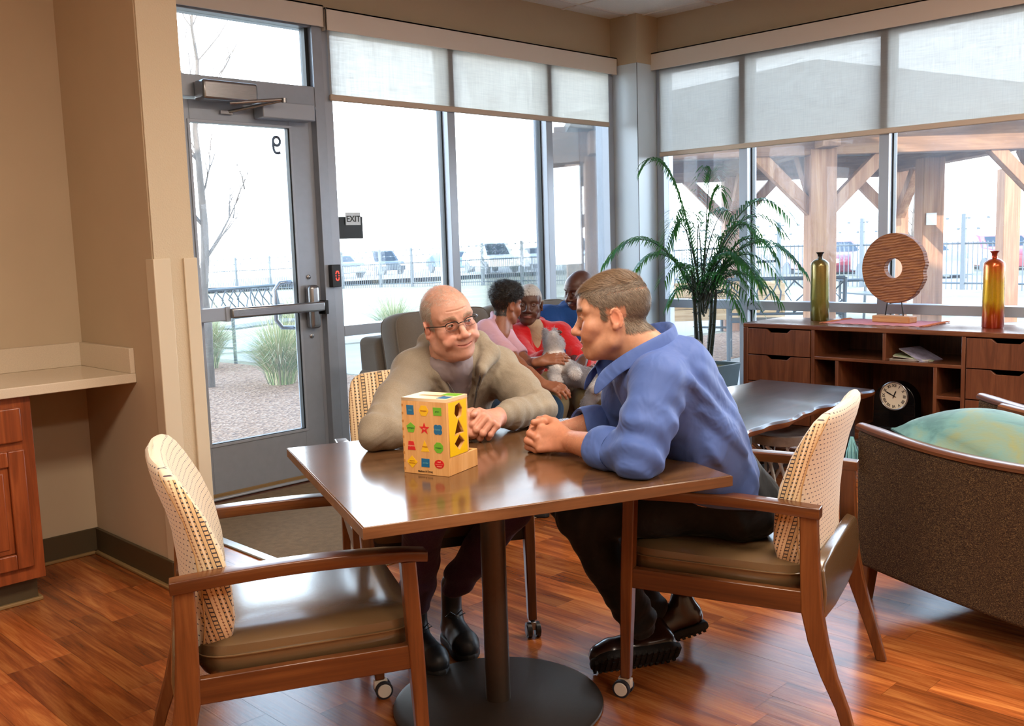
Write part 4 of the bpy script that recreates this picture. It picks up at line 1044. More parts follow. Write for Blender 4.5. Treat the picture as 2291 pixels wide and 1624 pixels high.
# ---- galvanised drum stool under the coffee table
M['galv'] = plain('galvanised', '#A4A6A4', .45, .5, var=.3, vs=14)
gs = empty('drum_stool', (4.36, 2.36 + .11, 0), 0, 'round galvanised metal stool with curved strap legs beneath the coffee table', 'stool')
b = MB(); b.lathe([(.155, .30), (.160, .30), (.163, .345), (.158, .35), (.152, .345), (.0, .335)], n=40, cap=False); b.build('seat_pan', M['galv'], gs, smooth=True)
for k in range(10):
    a = 2 * PI * k / 10; b = MB(); pts = [(.158 * math.cos(a), .158 * math.sin(a), .30)]
    for s_ in (.2, .4, .6, .8, 1.0): 
        aa = a + 1.1 * s_; rr = .158 - .075 * math.sin(PI * min(1, s_ * 1.05)); pts.append((rr * math.cos(aa), rr * math.sin(aa), .30 * (1 - s_) + .008))
    b.tube(pts, .009, 6, flat=.4); b.build('strap', M['galv'], gs, smooth=True)
b = MB(); b.tube([(.158 * math.cos(a), .158 * math.sin(a), .008) for a in [2 * PI * k / 32 for k in range(32)]], .008, 8, closed=True); b.build('foot_ring', M['galv'], gs, smooth=True)

# ---- tweed armchairs on the right
t = NT('tweed'); a1 = t.noise(t.coord(scale=(1, 1, 3.2)), 190, 3, .8); a2 = t.noise(t.coord(), 420, 2, .8)
t.setp(Base_Color=t.ramp(t.math('ADD', t.math('MULTIPLY', a1, .6), t.math('MULTIPLY', a2, .4)), [(.40, hexc('#1A1210')), (.49, hexc('#3A2A20')), (.56, hexc('#5E4830')), (.66, hexc('#9A8050'))]), Roughness=.95, Specular_IOR_Level=.15)
t.bump(a1, .6, .002); M['tweed'] = t.mat
def lounge(loc, rz, label):
    # local: +x = the way it faces, y = width; near arm at y=+.36
    c = empty('lounge_armchair', loc, rz, label, 'armchair')
    for s in (-1, 1):
        b = MB(); R = []
        for k in range(9):
            t_ = k / 8; x = .40 - .84 * t_; bow = .02 * math.sin(PI * t_); zt = .628 - .012 * t_ - .02 * math.sin(PI * t_); zb = .135 + .0 * t_; y = s * (.36 + bow)
            R.append([V((x, y - .028, zb)), V((x, y + .028, zb)), V((x, y + .030, zt)), V((x, y - .030, zt))])
        b.loft(R); b.build('side_panel', M['tweed'], c, bevel=.012, seg=3)
        b = MB(); R = []
        for k in range(13):
            t_ = k / 12; x = .412 - .87 * t_; bow = .02 * math.sin(PI * t_); zt = .636 - .012 * t_ - .02 * math.sin(PI * t_); w = .036 if 0 < k else .026
            R.append([V((x, s * (.36 + bow) + w * math.cos(a), zt + .013 * sp(math.sin(a), .7))) for a in [2 * PI * (j + .5) / 12 for j in range(12)]])
        b.loft(R); b.build('arm_rail', M['chairwoodx'], c, smooth=True)
        for x, ln in ((.375, 0), (-.41, 0)):
            b = MB(); b.loft([[V((x + (.012 if x > 0 else -.03) + dx * .018, s * .35 + dy * .018, 0)) for dx, dy in ((-1, -1), (1, -1), (1, 1), (-1, 1))], [V((x + dx * .028, s * .352 + dy * .026, .14)) for dx, dy in ((-1, -1), (1, -1), (1, 1), (-1, 1))]]); b.build('leg', M['chairwood'], c, bevel=.004)
    part('seat_frame', M['tweed'], c, [((-.38, -.335, .15), (.385, .335, .30))], .01)
    cushion('seat_cushion', (.02, 0, .37), (.74, .66, .15), M['tweed'], c, puff=.25, pw=.35)
    b = MB(); b.prism([(-.30, -.335, .28), (-.46, -.335, .28), (-.55, -.335, .83), (-.47, -.335, .84)], (0, .67, 0)); b.build('back', M['tweed'], c, bevel=.02, seg=3)
    b = MB(); b.tube([(-.51, -.345, .845), (-.51, 0, .85), (-.51, .345, .845)], .022, 10, flat=1.6); b.build('back_rail', M['chairwoodx'], c, smooth=True)
    return c
ang = math.atan2(.60, .225); f = V((math.cos(ang), math.sin(ang))); lf_ = V((-f.y, f.x))
c0 = V((3.305, 1.56)) - f * .40 - lf_ * .37
lounge((c0.x, c0.y, 0), ang, 'brown tweed lounge armchair holding the teal cushion, nearest on the right')
c1 = V((4.19, 1.46)) - V((.45, .89)) * .40 - V((-.89, .45)) * .37
lounge((c1.x, c1.y, 0), math.atan2(.89, .45), 'second brown tweed lounge armchair beyond the one with the teal cushion')
t = NT('teal_velvet'); sx = t.n('ShaderNodeSeparateXYZ'); t.l(t.coord(), sx.inputs[0]); n1 = t.math('ADD', t.noise(t.coord(scale=(1, 1, 1)), 7, 5, .6, .5), t.math('MULTIPLY', t.math('SUBTRACT', 1.22, sx.outputs[1]), .55))
t.setp(Base_Color=t.ramp(n1, [(.36, hexc('#386468')), (.48, hexc('#4E7C7C')), (.58, hexc('#5E7C70')), (.76, hexc('#727848'))]), Roughness=.7, Sheen_Weight=.15); t.bump(t.noise(t.coord(scale=(1, 1, 6)), 60, 3), .25, .002); M['teal'] = t.mat
pw_ = empty('cushion', (0, 0, 0), 0, 'teal velvet cushion with a tassel lying in the tweed armchair', 'cushion')
M['tealt'] = plain('tassel_teal', '#86C4CC', .8)
pc = V((c0.x, c0.y, 0)) + V((f.x, f.y, 0)) * -.02 + V((-.06, .065, .555))
R = Matrix.Rotation(ang, 3, 'Z') @ Matrix.Rotation(-.25, 3, 'Y') @ Matrix.Rotation(.05, 3, 'X')
def pillow(name, c, R, L, W_, T, mt, parent):
    n = 24; b = MB(); vs = []; idx = {}
    def P(i, j, s):
        u, w = -1 + 2 * i / n, -1 + 2 * j / n
        th = (max(0, (1 - u * u)) * max(0, (1 - w * w))) ** .42
        pin = 1 - .10 * (1 - abs(w)) * abs(u) ** 3; pin2 = 1 - .10 * (1 - abs(u)) * abs(w) ** 3
        return V(c) + R @ V((L / 2 * u * pin2 * .98, W_ / 2 * w * pin * .98, s * T / 2 * th))
    for s in (1, -1):
        for i in range(n + 1):
            for j in range(n + 1): vs.append(P(i, j, s))
    k = (n + 1) ** 2; fs = []
    for i in range(n):
        for j in range(n):
            a = i * (n + 1) + j; fs += [(a, a + n + 1, a + n + 2, a + 1), (k + a, k + a + 1, k + a + n + 2, k + a + n + 1)]
    b.add(vs, fs); o = b.build(name, mt, parent, smooth=True)
    bm = bmesh.new(); bm.from_mesh(o.data); bmesh.ops.remove_doubles(bm, verts=bm.verts, dist=.0006); bm.to_mesh(o.data); bm.free()
    pp = MB(); ring = [P(i, 0, 1) for i in range(n)] + [P(n, j, 1) for j in range(n)] + [P(i, n, 1) for i in range(n, 0, -1)] + [P(0, j, 1) for j in range(n, 0, -1)]
    pp.tube(ring, .005, 6, closed=True); pp.build('piping', mt, o, smooth=True)
    return o, P
po, PF = pillow('cover', pc, R, .60, .50, .27, M['teal'], pw_)
tp = V((3.285, 1.585, .60)); b = MB(); r = random.Random(2)
for k in range(46):
    a = r.uniform(0, 6.28); q = .006 * r.random(); e = .020 * r.random() + .006
    b.tube([tp + V((q * math.cos(a), q * math.sin(a), 0)), tp + V((e * math.cos(a), e * math.sin(a), -.05)), tp + V((e * 1.3 * math.cos(a), e * 1.3 * math.sin(a), -.095 - .02 * r.random()))], .0016, 4)
tag(b.build('tassel', M['tealt'], pw_), kind='stuff')

# ---- palm in a square pot
M['pot'] = plain('pot_slate', '#4A6068', .45, var=.12, vs=12)
M['frond'] = plain('palm_leaf', '#1F5A30', .42, var=.35, vs=9, spec=.5)
t = NT('palm_leaf_thin'); tlr = t.n('ShaderNodeBsdfTranslucent'); tlr.inputs[0].default_value = hexc('#5E9A34'); mxs = t.n('ShaderNodeMixShader'); mxs.inputs[0].default_value = .22
t.setp(Base_Color=t.ramp(t.noise(t.coord(), 9, 3), [(.3, hexc('#123C2C')), (.7, hexc('#2C6E38'))]), Roughness=.34)
t.l(t.b.outputs[0], mxs.inputs[1]); t.l(tlr.outputs[0], mxs.inputs[2]); t.l(mxs.outputs[0], t.t.nodes['Material Output'].inputs[0]); M['frond'] = t.mat
M['stem'] = plain('palm_stem', '#1E2C22', .5, var=.4, vs=20)
PX, PY_ = 5.68, 3.83
pl_ = empty('potted_palm', (PX, PY_, 0), 0, 'tall potted areca palm in a tapered slate planter by the corner window', 'plant')
b = MB(); pr4 = []
for z, w in ((0, .135), (.02, .14), (.44, .185), (.455, .188), (.455, .172), (.42, .168)): pr4.append([V((dx * w, dy * w, z)) for dx, dy in ((-1, -1), (1, -1), (1, 1), (-1, 1))])
b.loft(pr4); b.build('planter', M['pot'], pl_, bevel=.004)
b = MB(); b.bb((-.165, -.165, .41), (.165, .165, .432)); so = b.build('moss', plain('moss', '#7A7452', .95, var=.4, vs=70, bump=1, bs=90, bd=.01), pl_)
r = random.Random(21)
Rt = V((.706, -.708, 0)); Aw = V((.7, .7, 0))   # directions only used to spread the crown as seen in the room
canes = [((-.03, .02), 1.25), ((.04, -.01), 1.15), ((.0, -.05), 1.0), ((.05, .05), .95), ((-.05, -.02), .85)]
for (cx, cy), h in canes:
    b = MB(); q = V((cx, cy, .42)); top = V((cx * 2.2, cy * 2.2, .42 + h * .55)); b.tube([q, (q + top) / 2 + V((.01, 0, 0)), top], [.016, .014, .009], 8)
    for k in range(1, 7): z = q + (top - q) * k / 7; b.lathe([(.0165, -.002), (.0165, .002)], z, 10)
    b.build('cane', M['stem'], pl_, smooth=True)
# frond list: (lateral reach along Rt, reach along Aw, apex height, tip height, length factor)
fr = [(-.66, .0, 1.38, 1.17), (-.36, .1, 1.78, 1.83), (-.28, -.2, 1.50, 1.28), (.10, .1, 1.72, 1.74), (.62, .1, 1.62, 1.44), (.66, -.1, 1.36, 1.08), (.52, .28, 1.46, 1.26), (.28, -.35, 1.25, 1.05), (-.42, .2, 1.24, 1.12), (.40, .0, 1.20, .98),
      (.35, .40, 1.55, 1.40), (-.15, .35, 1.50, 1.45), (.15, -.42, 1.12, .90), (-.25, -.30, 1.16, 1.0), (.22, .2, 1.35, 1.22), (.48, -.22, 1.12, .86), (-.08, -.15, 1.42, 1.45), (.30, .05, .98, .74), (-.22, .1, .98, .86)]
fr += [(lx * .8 + .05, -dp * .8 + .05, za * .93, zt * .92) for lx, dp, za, zt in fr[3:16]]
for i, (lx, dp, za, zt) in enumerate(fr):
    p0 = V((r.uniform(-.04, .04), r.uniform(-.04, .04), .78 + r.uniform(0, .12))); end = Rt * lx + Aw * dp + V((0, 0, zt)); mid = p0 * .45 + end * .55; mid.z = za * 1.03
    mid1 = p0 * .72 + V((end.x, end.y, 0)) * .18; mid1.z = .55 * za + .45 * p0.z
    pts = []
    for k in range(25):
        s_ = k / 24; pts.append(((1 - s_) ** 3) * p0 + 3 * s_ * (1 - s_) ** 2 * mid1 + 3 * s_ * s_ * (1 - s_) * V((mid.x, mid.y, za * 1.12)) + s_ ** 3 * end)
    f_ = MB(); f_.tube(pts, [.0065 * (1 - .85 * k / 24) for k in range(25)], 6, mi=1)
    L = (end - p0).length
    lf2 = MB()
    for kk in range(9, 49) if i < 12 else range(9, 49, 2):
        k = kk / 2
        for s_ in (-1, 1):
            p = pts[kk // 2] if kk % 2 == 0 else (pts[kk // 2] + pts[min(24, kk // 2 + 1)]) / 2; tdir = (pts[min(kk // 2 + 1, 24)] - pts[kk // 2 - 1]).normalized(); side = tdir.cross(V((0, 0, 1))).normalized() * s_
            ll = (.20 - .10 * abs(k - 13) / 12) * (.8 + .4 * r.random()) * (.65 + .5 * L)
            d = (tdir * (.45 + .02 * k) + side * 1.05 + V((0, 0, .12 + r.uniform(-.1, .1)))).normalized(); w = .0055
            wv = d.cross(V((0, 0, 1))).normalized() * w; droop = .55 * ll
            q = [p, p + d * ll * .35 + V((0, 0, .01)), p + d * ll * .7 - V((0, 0, droop * .25)), p + d * ll * .95 - V((0, 0, droop * .8))]
            lf2.add([q[0] - wv * .3, q[0] + wv * .3, q[1] - wv, q[1] + wv, q[2] - wv * .8, q[2] + wv * .8, q[3]], [(0, 1, 3, 2), (2, 3, 5, 4), (4, 5, 6)])
    fo = f_.build('frond', [M['frond'], M['stem']], pl_, smooth=True)
    tag(lf2.build('leaflets', M['frond'], fo, smooth=True), kind='stuff')
# ================================================================ PEOPLE: smooth bodies from blended volumes
f32 = np.float32
class SDF:
    """a distance field on a grid; shapes are blended into it, then skinned"""
    def __init__(s, lo, hi, h):
        s.lo = np.array(lo, f32); s.h = h
        s.n = np.ceil((np.array(hi) - s.lo) / h).astype(int) + 1
        s.ax = [s.lo[i] + h * np.arange(s.n[i], dtype=f32) for i in range(3)]
        s.f = np.full(s.n, .2, f32)
    def win(s, lo, hi, m):
        a = np.maximum(0, np.floor((np.array(lo) - m - s.lo) / s.h).astype(int)); b = np.minimum(s.n, np.ceil((np.array(hi) + m - s.lo) / s.h).astype(int) + 1)
        if (b <= a).any(): return None
        return tuple(slice(a[i], b[i]) for i in range(3))
    def pts(s, w): return np.ix_(*[s.ax[i][w[i]] for i in range(3)])
    def put(s, w, d, k, op):
        g = s.f[w]
        if op == 'u':
            if k <= 0: s.f[w] = np.minimum(g, d)
            else:
                h = np.clip(.5 + .5 * (g - d) / k, 0, 1); s.f[w] = g * (1 - h) + d * h - k * h * (1 - h)
        elif op == 's':
            if k <= 0: s.f[w] = np.maximum(g, -d)
            else:
                h = np.clip(.5 - .5 * (g + d) / k, 0, 1); s.f[w] = g * (1 - h) - d * h + k * h * (1 - h)
    def ell(s, c, r, k=.01, op='u', R=None):
        c = np.array(c, f32); r = np.array(r, f32); m = max(r)
        ext = r if R is None else np.array([m] * 3)
        w = s.win(c - ext, c + ext, k + .012)
        if w is None: return s
        x, y, z = s.pts(w); x, y, z = x - c[0], y - c[1], z - c[2]
        if R is not None:
            Q = np.array(R, f32).T; x, y, z = Q[0, 0] * x + Q[0, 1] * y + Q[0, 2] * z, Q[1, 0] * x + Q[1, 1] * y + Q[1, 2] * z, Q[2, 0] * x + Q[2, 1] * y + Q[2, 2] * z
        k0 = np.sqrt((x / r[0]) ** 2 + (y / r[1]) ** 2 + (z / r[2]) ** 2); k1 = np.sqrt((x / r[0] ** 2) ** 2 + (y / r[1] ** 2) ** 2 + (z / r[2] ** 2) ** 2) + 1e-9
        d = k0 * (k0 - 1) / k1
        s.put(w, d.astype(f32), k, op); return s
    def cap(s, a, b, ra, rb=None, k=.01, op='u', flat=None):
        """round cone from a to b; flat=(vector, factor) squeezes it across that vector"""
        rb = ra if rb is None else rb
        a = np.array(a, f32); b = np.array(b, f32); R_ = max(ra, rb)
        w = s.win(np.minimum(a, b) - R_, np.maximum(a, b) + R_, k + .012)
        if w is None: return s
        x, y, z = s.pts(w); ba = b - a; L = float(ba @ ba) + 1e-9
        px, py, pz = x - a[0], y - a[1], z - a[2]
        t = np.clip((px * ba[0] + py * ba[1] + pz * ba[2]) / L, 0, 1)
        dx, dy, dz = px - t * ba[0], py - t * ba[1], pz - t * ba[2]
        if flat is not None:
            v = np.array(flat[0], f32); v /= np.linalg.norm(v); q = (dx * v[0] + dy * v[1] + dz * v[2]) * (1 / flat[1] - 1)
            dx, dy, dz = dx + v[0] * q, dy + v[1] * q, dz + v[2] * q
        d = np.sqrt(dx * dx + dy * dy + dz * dz) - (ra + (rb - ra) * t)
        if flat is not None: d = d * min(1, flat[1] * 1.15)
        s.put(w, d.astype(f32), k, op); return s
    def chain(s, P, r, k=.01, op='u', flat=None):
        for i in range(len(P) - 1): s.cap(P[i], P[i + 1], r[i], r[i + 1], k, op, flat)
        return s
    def cut(s, p, n, k=.004, w=None):
        """remove everything on the +n side of the plane through p"""
        n = np.array(n, f32); n /= np.linalg.norm(n); W_ = tuple(slice(0, q) for q in s.n) if w is None else s.win(w[0], w[1], 0)
        x, y, z = s.pts(W_); d = -((x - p[0]) * n[0] + (y - p[1]) * n[1] + (z - p[2]) * n[2]); s.put(W_, d.astype(f32), k, 's'); return s
    def displace(s, fn):
        m = np.abs(s.f) < .03; i = np.nonzero(m); P = s.lo + np.stack(i, -1) * s.h; s.f[m] -= fn(P.astype(f32)).astype(f32); return s
    def skin(s):
        f = s.f; n = s.n; neg = f < 0
        c = np.zeros(n - 1, np.uint8)
        for dx in (0, 1):
            for dy in (0, 1):
                for dz in (0, 1): c += neg[dx:n[0] - 1 + dx, dy:n[1] - 1 + dy, dz:n[2] - 1 + dz]
        act = (c > 0) & (c < 8); I = np.stack(np.nonzero(act), -1); idx = np.full(n - 1, -1, np.int32); idx[act] = np.arange(len(I))
        acc = np.zeros((len(I), 3), f32); cnt = np.zeros(len(I), f32)
        for ax in range(3):
            o = [0, 0, 0]; o[ax] = 1; others = [q for q in range(3) if q != ax]
            for u in (0, 1):
                for v in (0, 1):
                    b = [0, 0, 0]; b[others[0]] = u; b[others[1]] = v; A = I + b; B = A + o
                    fa = f[A[:, 0], A[:, 1], A[:, 2]]; fb = f[B[:, 0], B[:, 1], B[:, 2]]; m = (fa < 0) != (fb < 0)
                    t = np.where(m, fa / np.where(m, fa - fb, 1), 0); P = A.astype(f32); P[:, ax] += t
                    acc[m] += P[m]; cnt[m] += 1
        verts = s.lo + s.h * acc / cnt[:, None]
        faces = []
        for ax in range(3):
            sl0 = [slice(0, None)] * 3; sl1 = [slice(0, None)] * 3; sl0[ax] = slice(0, -1); sl1[ax] = slice(1, None)
            a = neg[tuple(sl0)]; b = neg[tuple(sl1)]; E = np.stack(np.nonzero(a != b), -1)
            o1, o2 = [(1, 2), (2, 0), (0, 1)][ax]; ok = (E[:, o1] > 0) & (E[:, o2] > 0) & (E[:, o1] < n[o1] - 1) & (E[:, o2] < n[o2] - 1); E = E[ok]
            sg = a[E[:, 0], E[:, 1], E[:, 2]]; q = []
            for du, dv in ((1, 1), (0, 1), (0, 0), (1, 0)):
                B = E.copy(); B[:, o1] -= du; B[:, o2] -= dv; q.append(idx[B[:, 0], B[:, 1], B[:, 2]])
            q = np.stack(q, -1); q[~sg] = q[~sg][:, ::-1]; faces.append(q)
        return verts, np.concatenate(faces)
def sdf_mesh(parts_, name, mt, parent=None, colors=None, smooth_it=0):
    """parts_: list of (verts, faces[, matrix]); colours: function(verts)->rgb as a vertex attribute 'tint'"""
    Vs, Fs, Cs, n = [], [], [], 0
    for q in parts_:
        v, f_ = q[0], q[1]
        if colors is not None or len(q) > 3: Cs.append((q[3] if len(q) > 3 and q[3] is not None else colors)(v))
        if len(q) > 2 and q[2] is not None:
            m = np.array(q[2], f32); v = v @ m[:3, :3].T + m[:3, 3]
        Vs.append(v); Fs.append(f_ + n); n += len(v)
    v = np.concatenate(Vs); f_ = np.concatenate(Fs)
    me = bpy.data.meshes.new(name); me.vertices.add(len(v)); me.vertices.foreach_set('co', v.astype(f32).ravel())
    me.loops.add(len(f_) * 4); me.loops.foreach_set('vertex_index', f_.astype(np.int32).ravel())
    me.polygons.add(len(f_)); me.polygons.foreach_set('loop_start', np.arange(len(f_), dtype=np.int32) * 4)
    me.update(calc_edges=True); me.polygons.foreach_set('use_smooth', [True] * len(f_)); me.materials.append(mt); me.validate()
    if Cs:
        at = me.color_attributes.new('tint', 'FLOAT_COLOR', 'POINT'); c = np.concatenate(Cs); c = np.concatenate([c, np.ones((len(c), 1))], 1); at.data.foreach_set('color', c.astype(f32).ravel())
    return link(bpy.data.objects.new(name, me), parent)
def skin_mat(name, rough=.48, sss=.12):
    t = NT(name); at = t.n('ShaderNodeAttribute', attribute_name='tint'); n = t.noise(t.coord(), 70, 4, .6)
    c = t.mix(.35, at.outputs[0], t.ramp(n, [(.3, (.32, .32, .32, 1)), (.7, (.62, .60, .60, 1))]), 'OVERLAY')
    t.setp(Base_Color=c, Roughness=rough, Subsurface_Weight=sss, Subsurface_Radius=(.012, .005, .003), Specular_IOR_Level=.45)
    t.bump(t.noise(t.coord(), 420, 3), .12, .0006); return t.mat
M['skin'] = skin_mat('skin'); M['eye'] = None
def sstep(a, b, x): t = np.clip((x - a) / (b - a), 0, 1); return t * t * (3 - 2 * t)
def blob(v, c, r, sh=1.0): d = (v - np.array(c, f32)) / np.array(r, f32); return np.exp(-(d * d).sum(1) * sh)
def lin(h): return np.array(hexc(h)[:3])
def frame(origin, fwd, up=(0, 0, 1), roll=0, s=1.0):
    """local x = person's right-hand side as seen from inside the head, y = forward, z = up"""
    y = V(fwd).normalized(); z = V(up); x = y.cross(z).normalized(); z = x.cross(y)
    if roll: q = Matrix.Rotation(roll, 3, y); x = q @ x; z = q @ z
    m = Matrix((x * s, y * s, z * s)).transposed().to_4x4(); m.translation = V(origin); return m

def head_field(P):
    """P: proportions and expression. Eye line at z=0, face towards +y. +x is the person's right."""
    g = P.get
    S = SDF((-.105, -.135, -.30), (.105, .150, .14), g('res', .0021))
    jw, fw = g('jaw', 1.0), g('fw', 1.0)
    S.ell((0, -.018, .032), (.0755 * fw, .098, .086 * g('crown', 1)), .01)
    S.ell((0, .035, .030), (.064 * fw, .060, .062), .025)
    S.ell((0, .030, -.035), (.058 * fw, .058, .078), .03)
    S.ell((0, .042, -.082), (.040 * jw, .040, .032), .03)
    for s in (-1, 1):
        S.cap((s * .056 * jw, -.008, -.045), (s * .050 * jw, .005, -.078), .018, .015, .025)
        S.cap((s * .050 * jw, .005, -.078), (s * .014, .068, -.106), .016, .014, .025)
        S.ell((s * .045 * fw, .060, -.030), (.024, .024, .022), .022)      # cheekbone
        S.ell((s * .034, .074, -.052), (.019 + .003 * g('smile', 0), .020, .020), .018)     # cheek
        S.cap((s * .050, .068, .022), (s * .014, .086, .017), .0095, .0085, .014)    # brow ridge
    S.ell((0, .076, -.104), (.018, .019, .016), .018)                       # chin
    S.ell((0, .078, -.072), (.028, .020, .022), .02)                        # muzzle
    for s in (-1, 1): S.ell((s * .0315, .094, .001), (.0175, .014, .0125), .014, 's')   # sockets
    nl = g('nose', 1.0)
    S.cap((0, .083, .008), (0, .083 + .026 * nl, -.034), .0078, .0098 * g('nosew', 1), .012)
    S.ell((0, .083 + .027 * nl, -.038), (.0125 * g('nosew', 1), .0125, .0105), .010)
    for s in (-1, 1):
        S.ell((s * .0135 * g('nosew', 1), .083 + .016 * nl, -.042), (.0085 * g('nosew', 1), .0105, .0078), .008)
        S.ell((s * .0075, .083 + .019 * nl, -.0495), (.0034, .0052, .003), .003, 's')
    sm_ = g('smile', 0); op = g('open', 0)
    mz = -.0735
    lip = g('lip', 1.0)
    xs_ = np.linspace(-1, 1, 11); mw = g('mw', 1.0)
    up_ = [(.0245 * mw * x, .0955 - .013 * x * x - .004 * sm_ * x * x, mz + .0036 + .0095 * sm_ * x * x + (.0008 if abs(abs(x) - .25) < .01 else 0)) for x in xs_]
    dn_ = [(.0225 * mw * x, .0940 - .012 * x * x - .004 * sm_ * x * x, mz - .0052 - .010 * op + (.0125 * sm_ + .010 * op) * x * x) for x in xs_]
    rr = [.0022 + .0028 * lip * (1 - abs(x) ** 2) for x in xs_]
    S.chain(up_, [q * .85 for q in rr], .005); S.chain(dn_, [q * 1.1 for q in rr], .006)
    ml = [(.0265 * mw * x, .0990 - .0125 * x * x - .004 * sm_ * x * x, mz - .0004 + .0112 * sm_ * x * x - .004 * op * (1 - x * x)) for x in xs_]
    S.chain(ml, [.0013 + .0042 * op * (1 - x * x) for x in xs_], .0025, 's')
    if op: S.ell((0, .0985, mz - .0035 - .003 * op), (.017 * mw, .009, .0062 * op), .002, 's')
    if g('folds', 0):
        q = g('folds', 0)
        for s in (-1, 1):
            ex = .0245 * (mw - 1); S.chain([(s * (.027 + ex * .5), .088, -.042), (s * (.041 + ex), .074, -.056), (s * (.046 + ex * .8), .060, -.076)], [.0085, .0130, .0070], .0085)
            S.chain([(s * .020, .090, -.0155), (s * .031, .0880, -.0185), (s * .042, .080, -.013)], [.0005, .0009 * q, .0005], .006, 's')
            pass
        for k in range(3): S.chain([(x, .0950 - 9 * x * x, .046 + .011 * k + .3 * abs(x) * .1) for x in (-.036, -.018, 0, .018, .036)], [.0005, .0009 * q, .0009 * q, .0009 * q, .0005], .004, 's')
    # eyelids around the eyeballs
    ey = g('eye', 1.0)
    for s in (-1, 1):
        S.ell((s * .0315, .0755, .0005), (.0148, .0140, .0128), .004)
        S.ell((s * .0318, .0895, -.0004), (.0128, .0085, .0024 + .0030 * ey), .0012, 's')
        S.chain([(s * .0195, .0860, -.001), (s * .026, .0905, .0045 + .002 * ey), (s * .036, .0895, .0050 + .002 * ey), (s * .0455, .0825, .001)], [.0006, .0013, .0013, .0006], .002)
        # ear
        R = Matrix.Rotation(s * -.35, 3, 'Z') @ Matrix.Rotation(-.18, 3, 'X')
        c = np.array((s * .0775 * fw, -.014, -.014))
        S.ell(c, (.0085, .0175, .0290), .007, R=R); S.ell(c + (s * .0075, .0015, .002), (.0060, .0105, .0190), .004, 's', R=R)
        e = [c + np.array(R @ V((s * .003, -.0165 * math.cos(a) * 1.0, .0275 * math.sin(a)))) for a in np.linspace(-1.2, 2.4, 9)]
        S.chain(e, [.0030] * 9, .003)
        S.ell(c + (s * .003, .006, -.024), (.006, .008, .008), .005); S.ell(c + (-s * .002, .013, -.004), (.005, .004, .008), .005)
    nk = g('neck', 1.0); nd = np.array(g('neckdir', (0, -.045, -.20)))
    S.cap((0, -.030, -.055), nd, .052 * nk, .058 * nk, .022)
    S.cap((0, .030, -.090), nd + (0, .035, .02), .028 * nk, .035 * nk, .03)
    if g('jowl', 0): S.ell((0, .035, -.112), (.042, .036, .018 * g('jowl')), .02)
    return S
def head_colors(base, lipc, red=.25, brow=None, shadow=None, stub=None, eyel=.3, mw=1.0, sm=0, op=0):
    b, l = lin(base), lin(lipc)
    def fn(v):
        c = np.repeat(b[None], len(v), 0)
        def mixin(w, col): c[:] = c * (1 - w[:, None]) + np.array(col)[None] * w[:, None]
        rd = b * np.array((1.15, .62, .55)); rd2 = b * np.array((1.2, .55, .5))
        w = blob(v, (0, .112, -.04), (.018, .016, .014)) + blob(v, (.045, .075, -.035), (.024, .03, .022)) + blob(v, (-.045, .075, -.035), (.024, .03, .022)) + blob(v, (.078, -.014, -.012), (.014, .026, .034)) * 1.2 + blob(v, (-.078, -.014, -.012), (.014, .026, .034)) * 1.2
        mixin(np.clip(w * red, 0, .8), rd)
        if stub is not None: mixin(np.clip(blob(v, (0, .07, -.09), (.05, .045, .03)) * .35, 0, 1), lin(stub))
        for s in (-1, 1):
            mixin(np.clip(blob(v, (s * .0315, .088, -.006), (.017, .012, .009)) * eyel, 0, 1), rd2 * .8)
            if brow is not None:
                x = v[:, 0] * s; zc = .0205 + .0035 * np.sin(np.clip((x - .012) / .042, 0, 1) * PI); w = np.exp(-((v[:, 2] - zc) / .0034) ** 2) * sstep(.010, .016, x) * (1 - sstep(.046, .056, x)) * (v[:, 1] > .05); mixin(np.clip(w * .75, 0, 1), lin(brow))
        w = np.exp(-((v[:, 2] + .0735 - .011 * sm * (v[:, 0] / (.0255 * mw)) ** 2) / .0062) ** 2 - (np.abs(v[:, 0]) / (.0255 * mw)) ** 6) * (v[:, 1] > .082); mixin(np.clip(w * .8, 0, 1), l)
        if op: mixin(np.clip(blob(v, (0, .088, -.0795), (.017, .0075, .0055 * op)) * 1.4, 0, 1), lin('#4A1C18'))
        return np.clip(c, 0, 1)
    return fn
def flat_col(h): 
    b = lin(h)
    return lambda v: np.repeat(b[None], len(v), 0)
def eye_mat(name, iris, white='#B0A8A2'):
    t = NT(name); tc = t.coord(); ln = t.n('ShaderNodeVectorMath', operation='DISTANCE'); t.l(tc, ln.inputs[0]); ln.inputs[1].default_value = (0, .0118, 0)
    t.setp(Base_Color=t.ramp(t.math('MULTIPLY', ln.outputs['Value'], 100), [(.0, (.005, .005, .005, 1)), (.22, (.005, .005, .005, 1)), (.25, hexc(iris)), (.52, hexc(iris)), (.58, hexc(white)), (1, hexc(white))]), Roughness=.08, Coat_Weight=.5)
    return t.mat
def eyes(parent, MW, iris, look=(0, 1, 0)):
    mt = eye_mat('eye_' + iris.strip('#'), iris)
    for s in (-1, 1):
        b = MB(); b.lathe([(.0117 * math.sin(PI * k / 16), -.0117 * math.cos(PI * k / 16)) for k in range(17)], n=24, R=Matrix.Rotation(-PI / 2, 3, 'X'))
        o = b.build('eye', mt, parent, smooth=True); q = V((0, 1, 0)).rotation_difference(V(look).normalized()).to_matrix().to_4x4(); q.translation = V((s * .0315, .0765, -.0005))
        o.matrix_local = MW @ q
def hair_mat(name, c1, c2, rough=.5):
    t = NT(name); ge = t.n('ShaderNodeNewGeometry')
    t.setp(Base_Color=t.ramp(ge.outputs['Random Per Island'], [(0, hexc(c1)), (1, hexc(c2))]), Roughness=rough, Specular_IOR_Level=.4); return t.mat
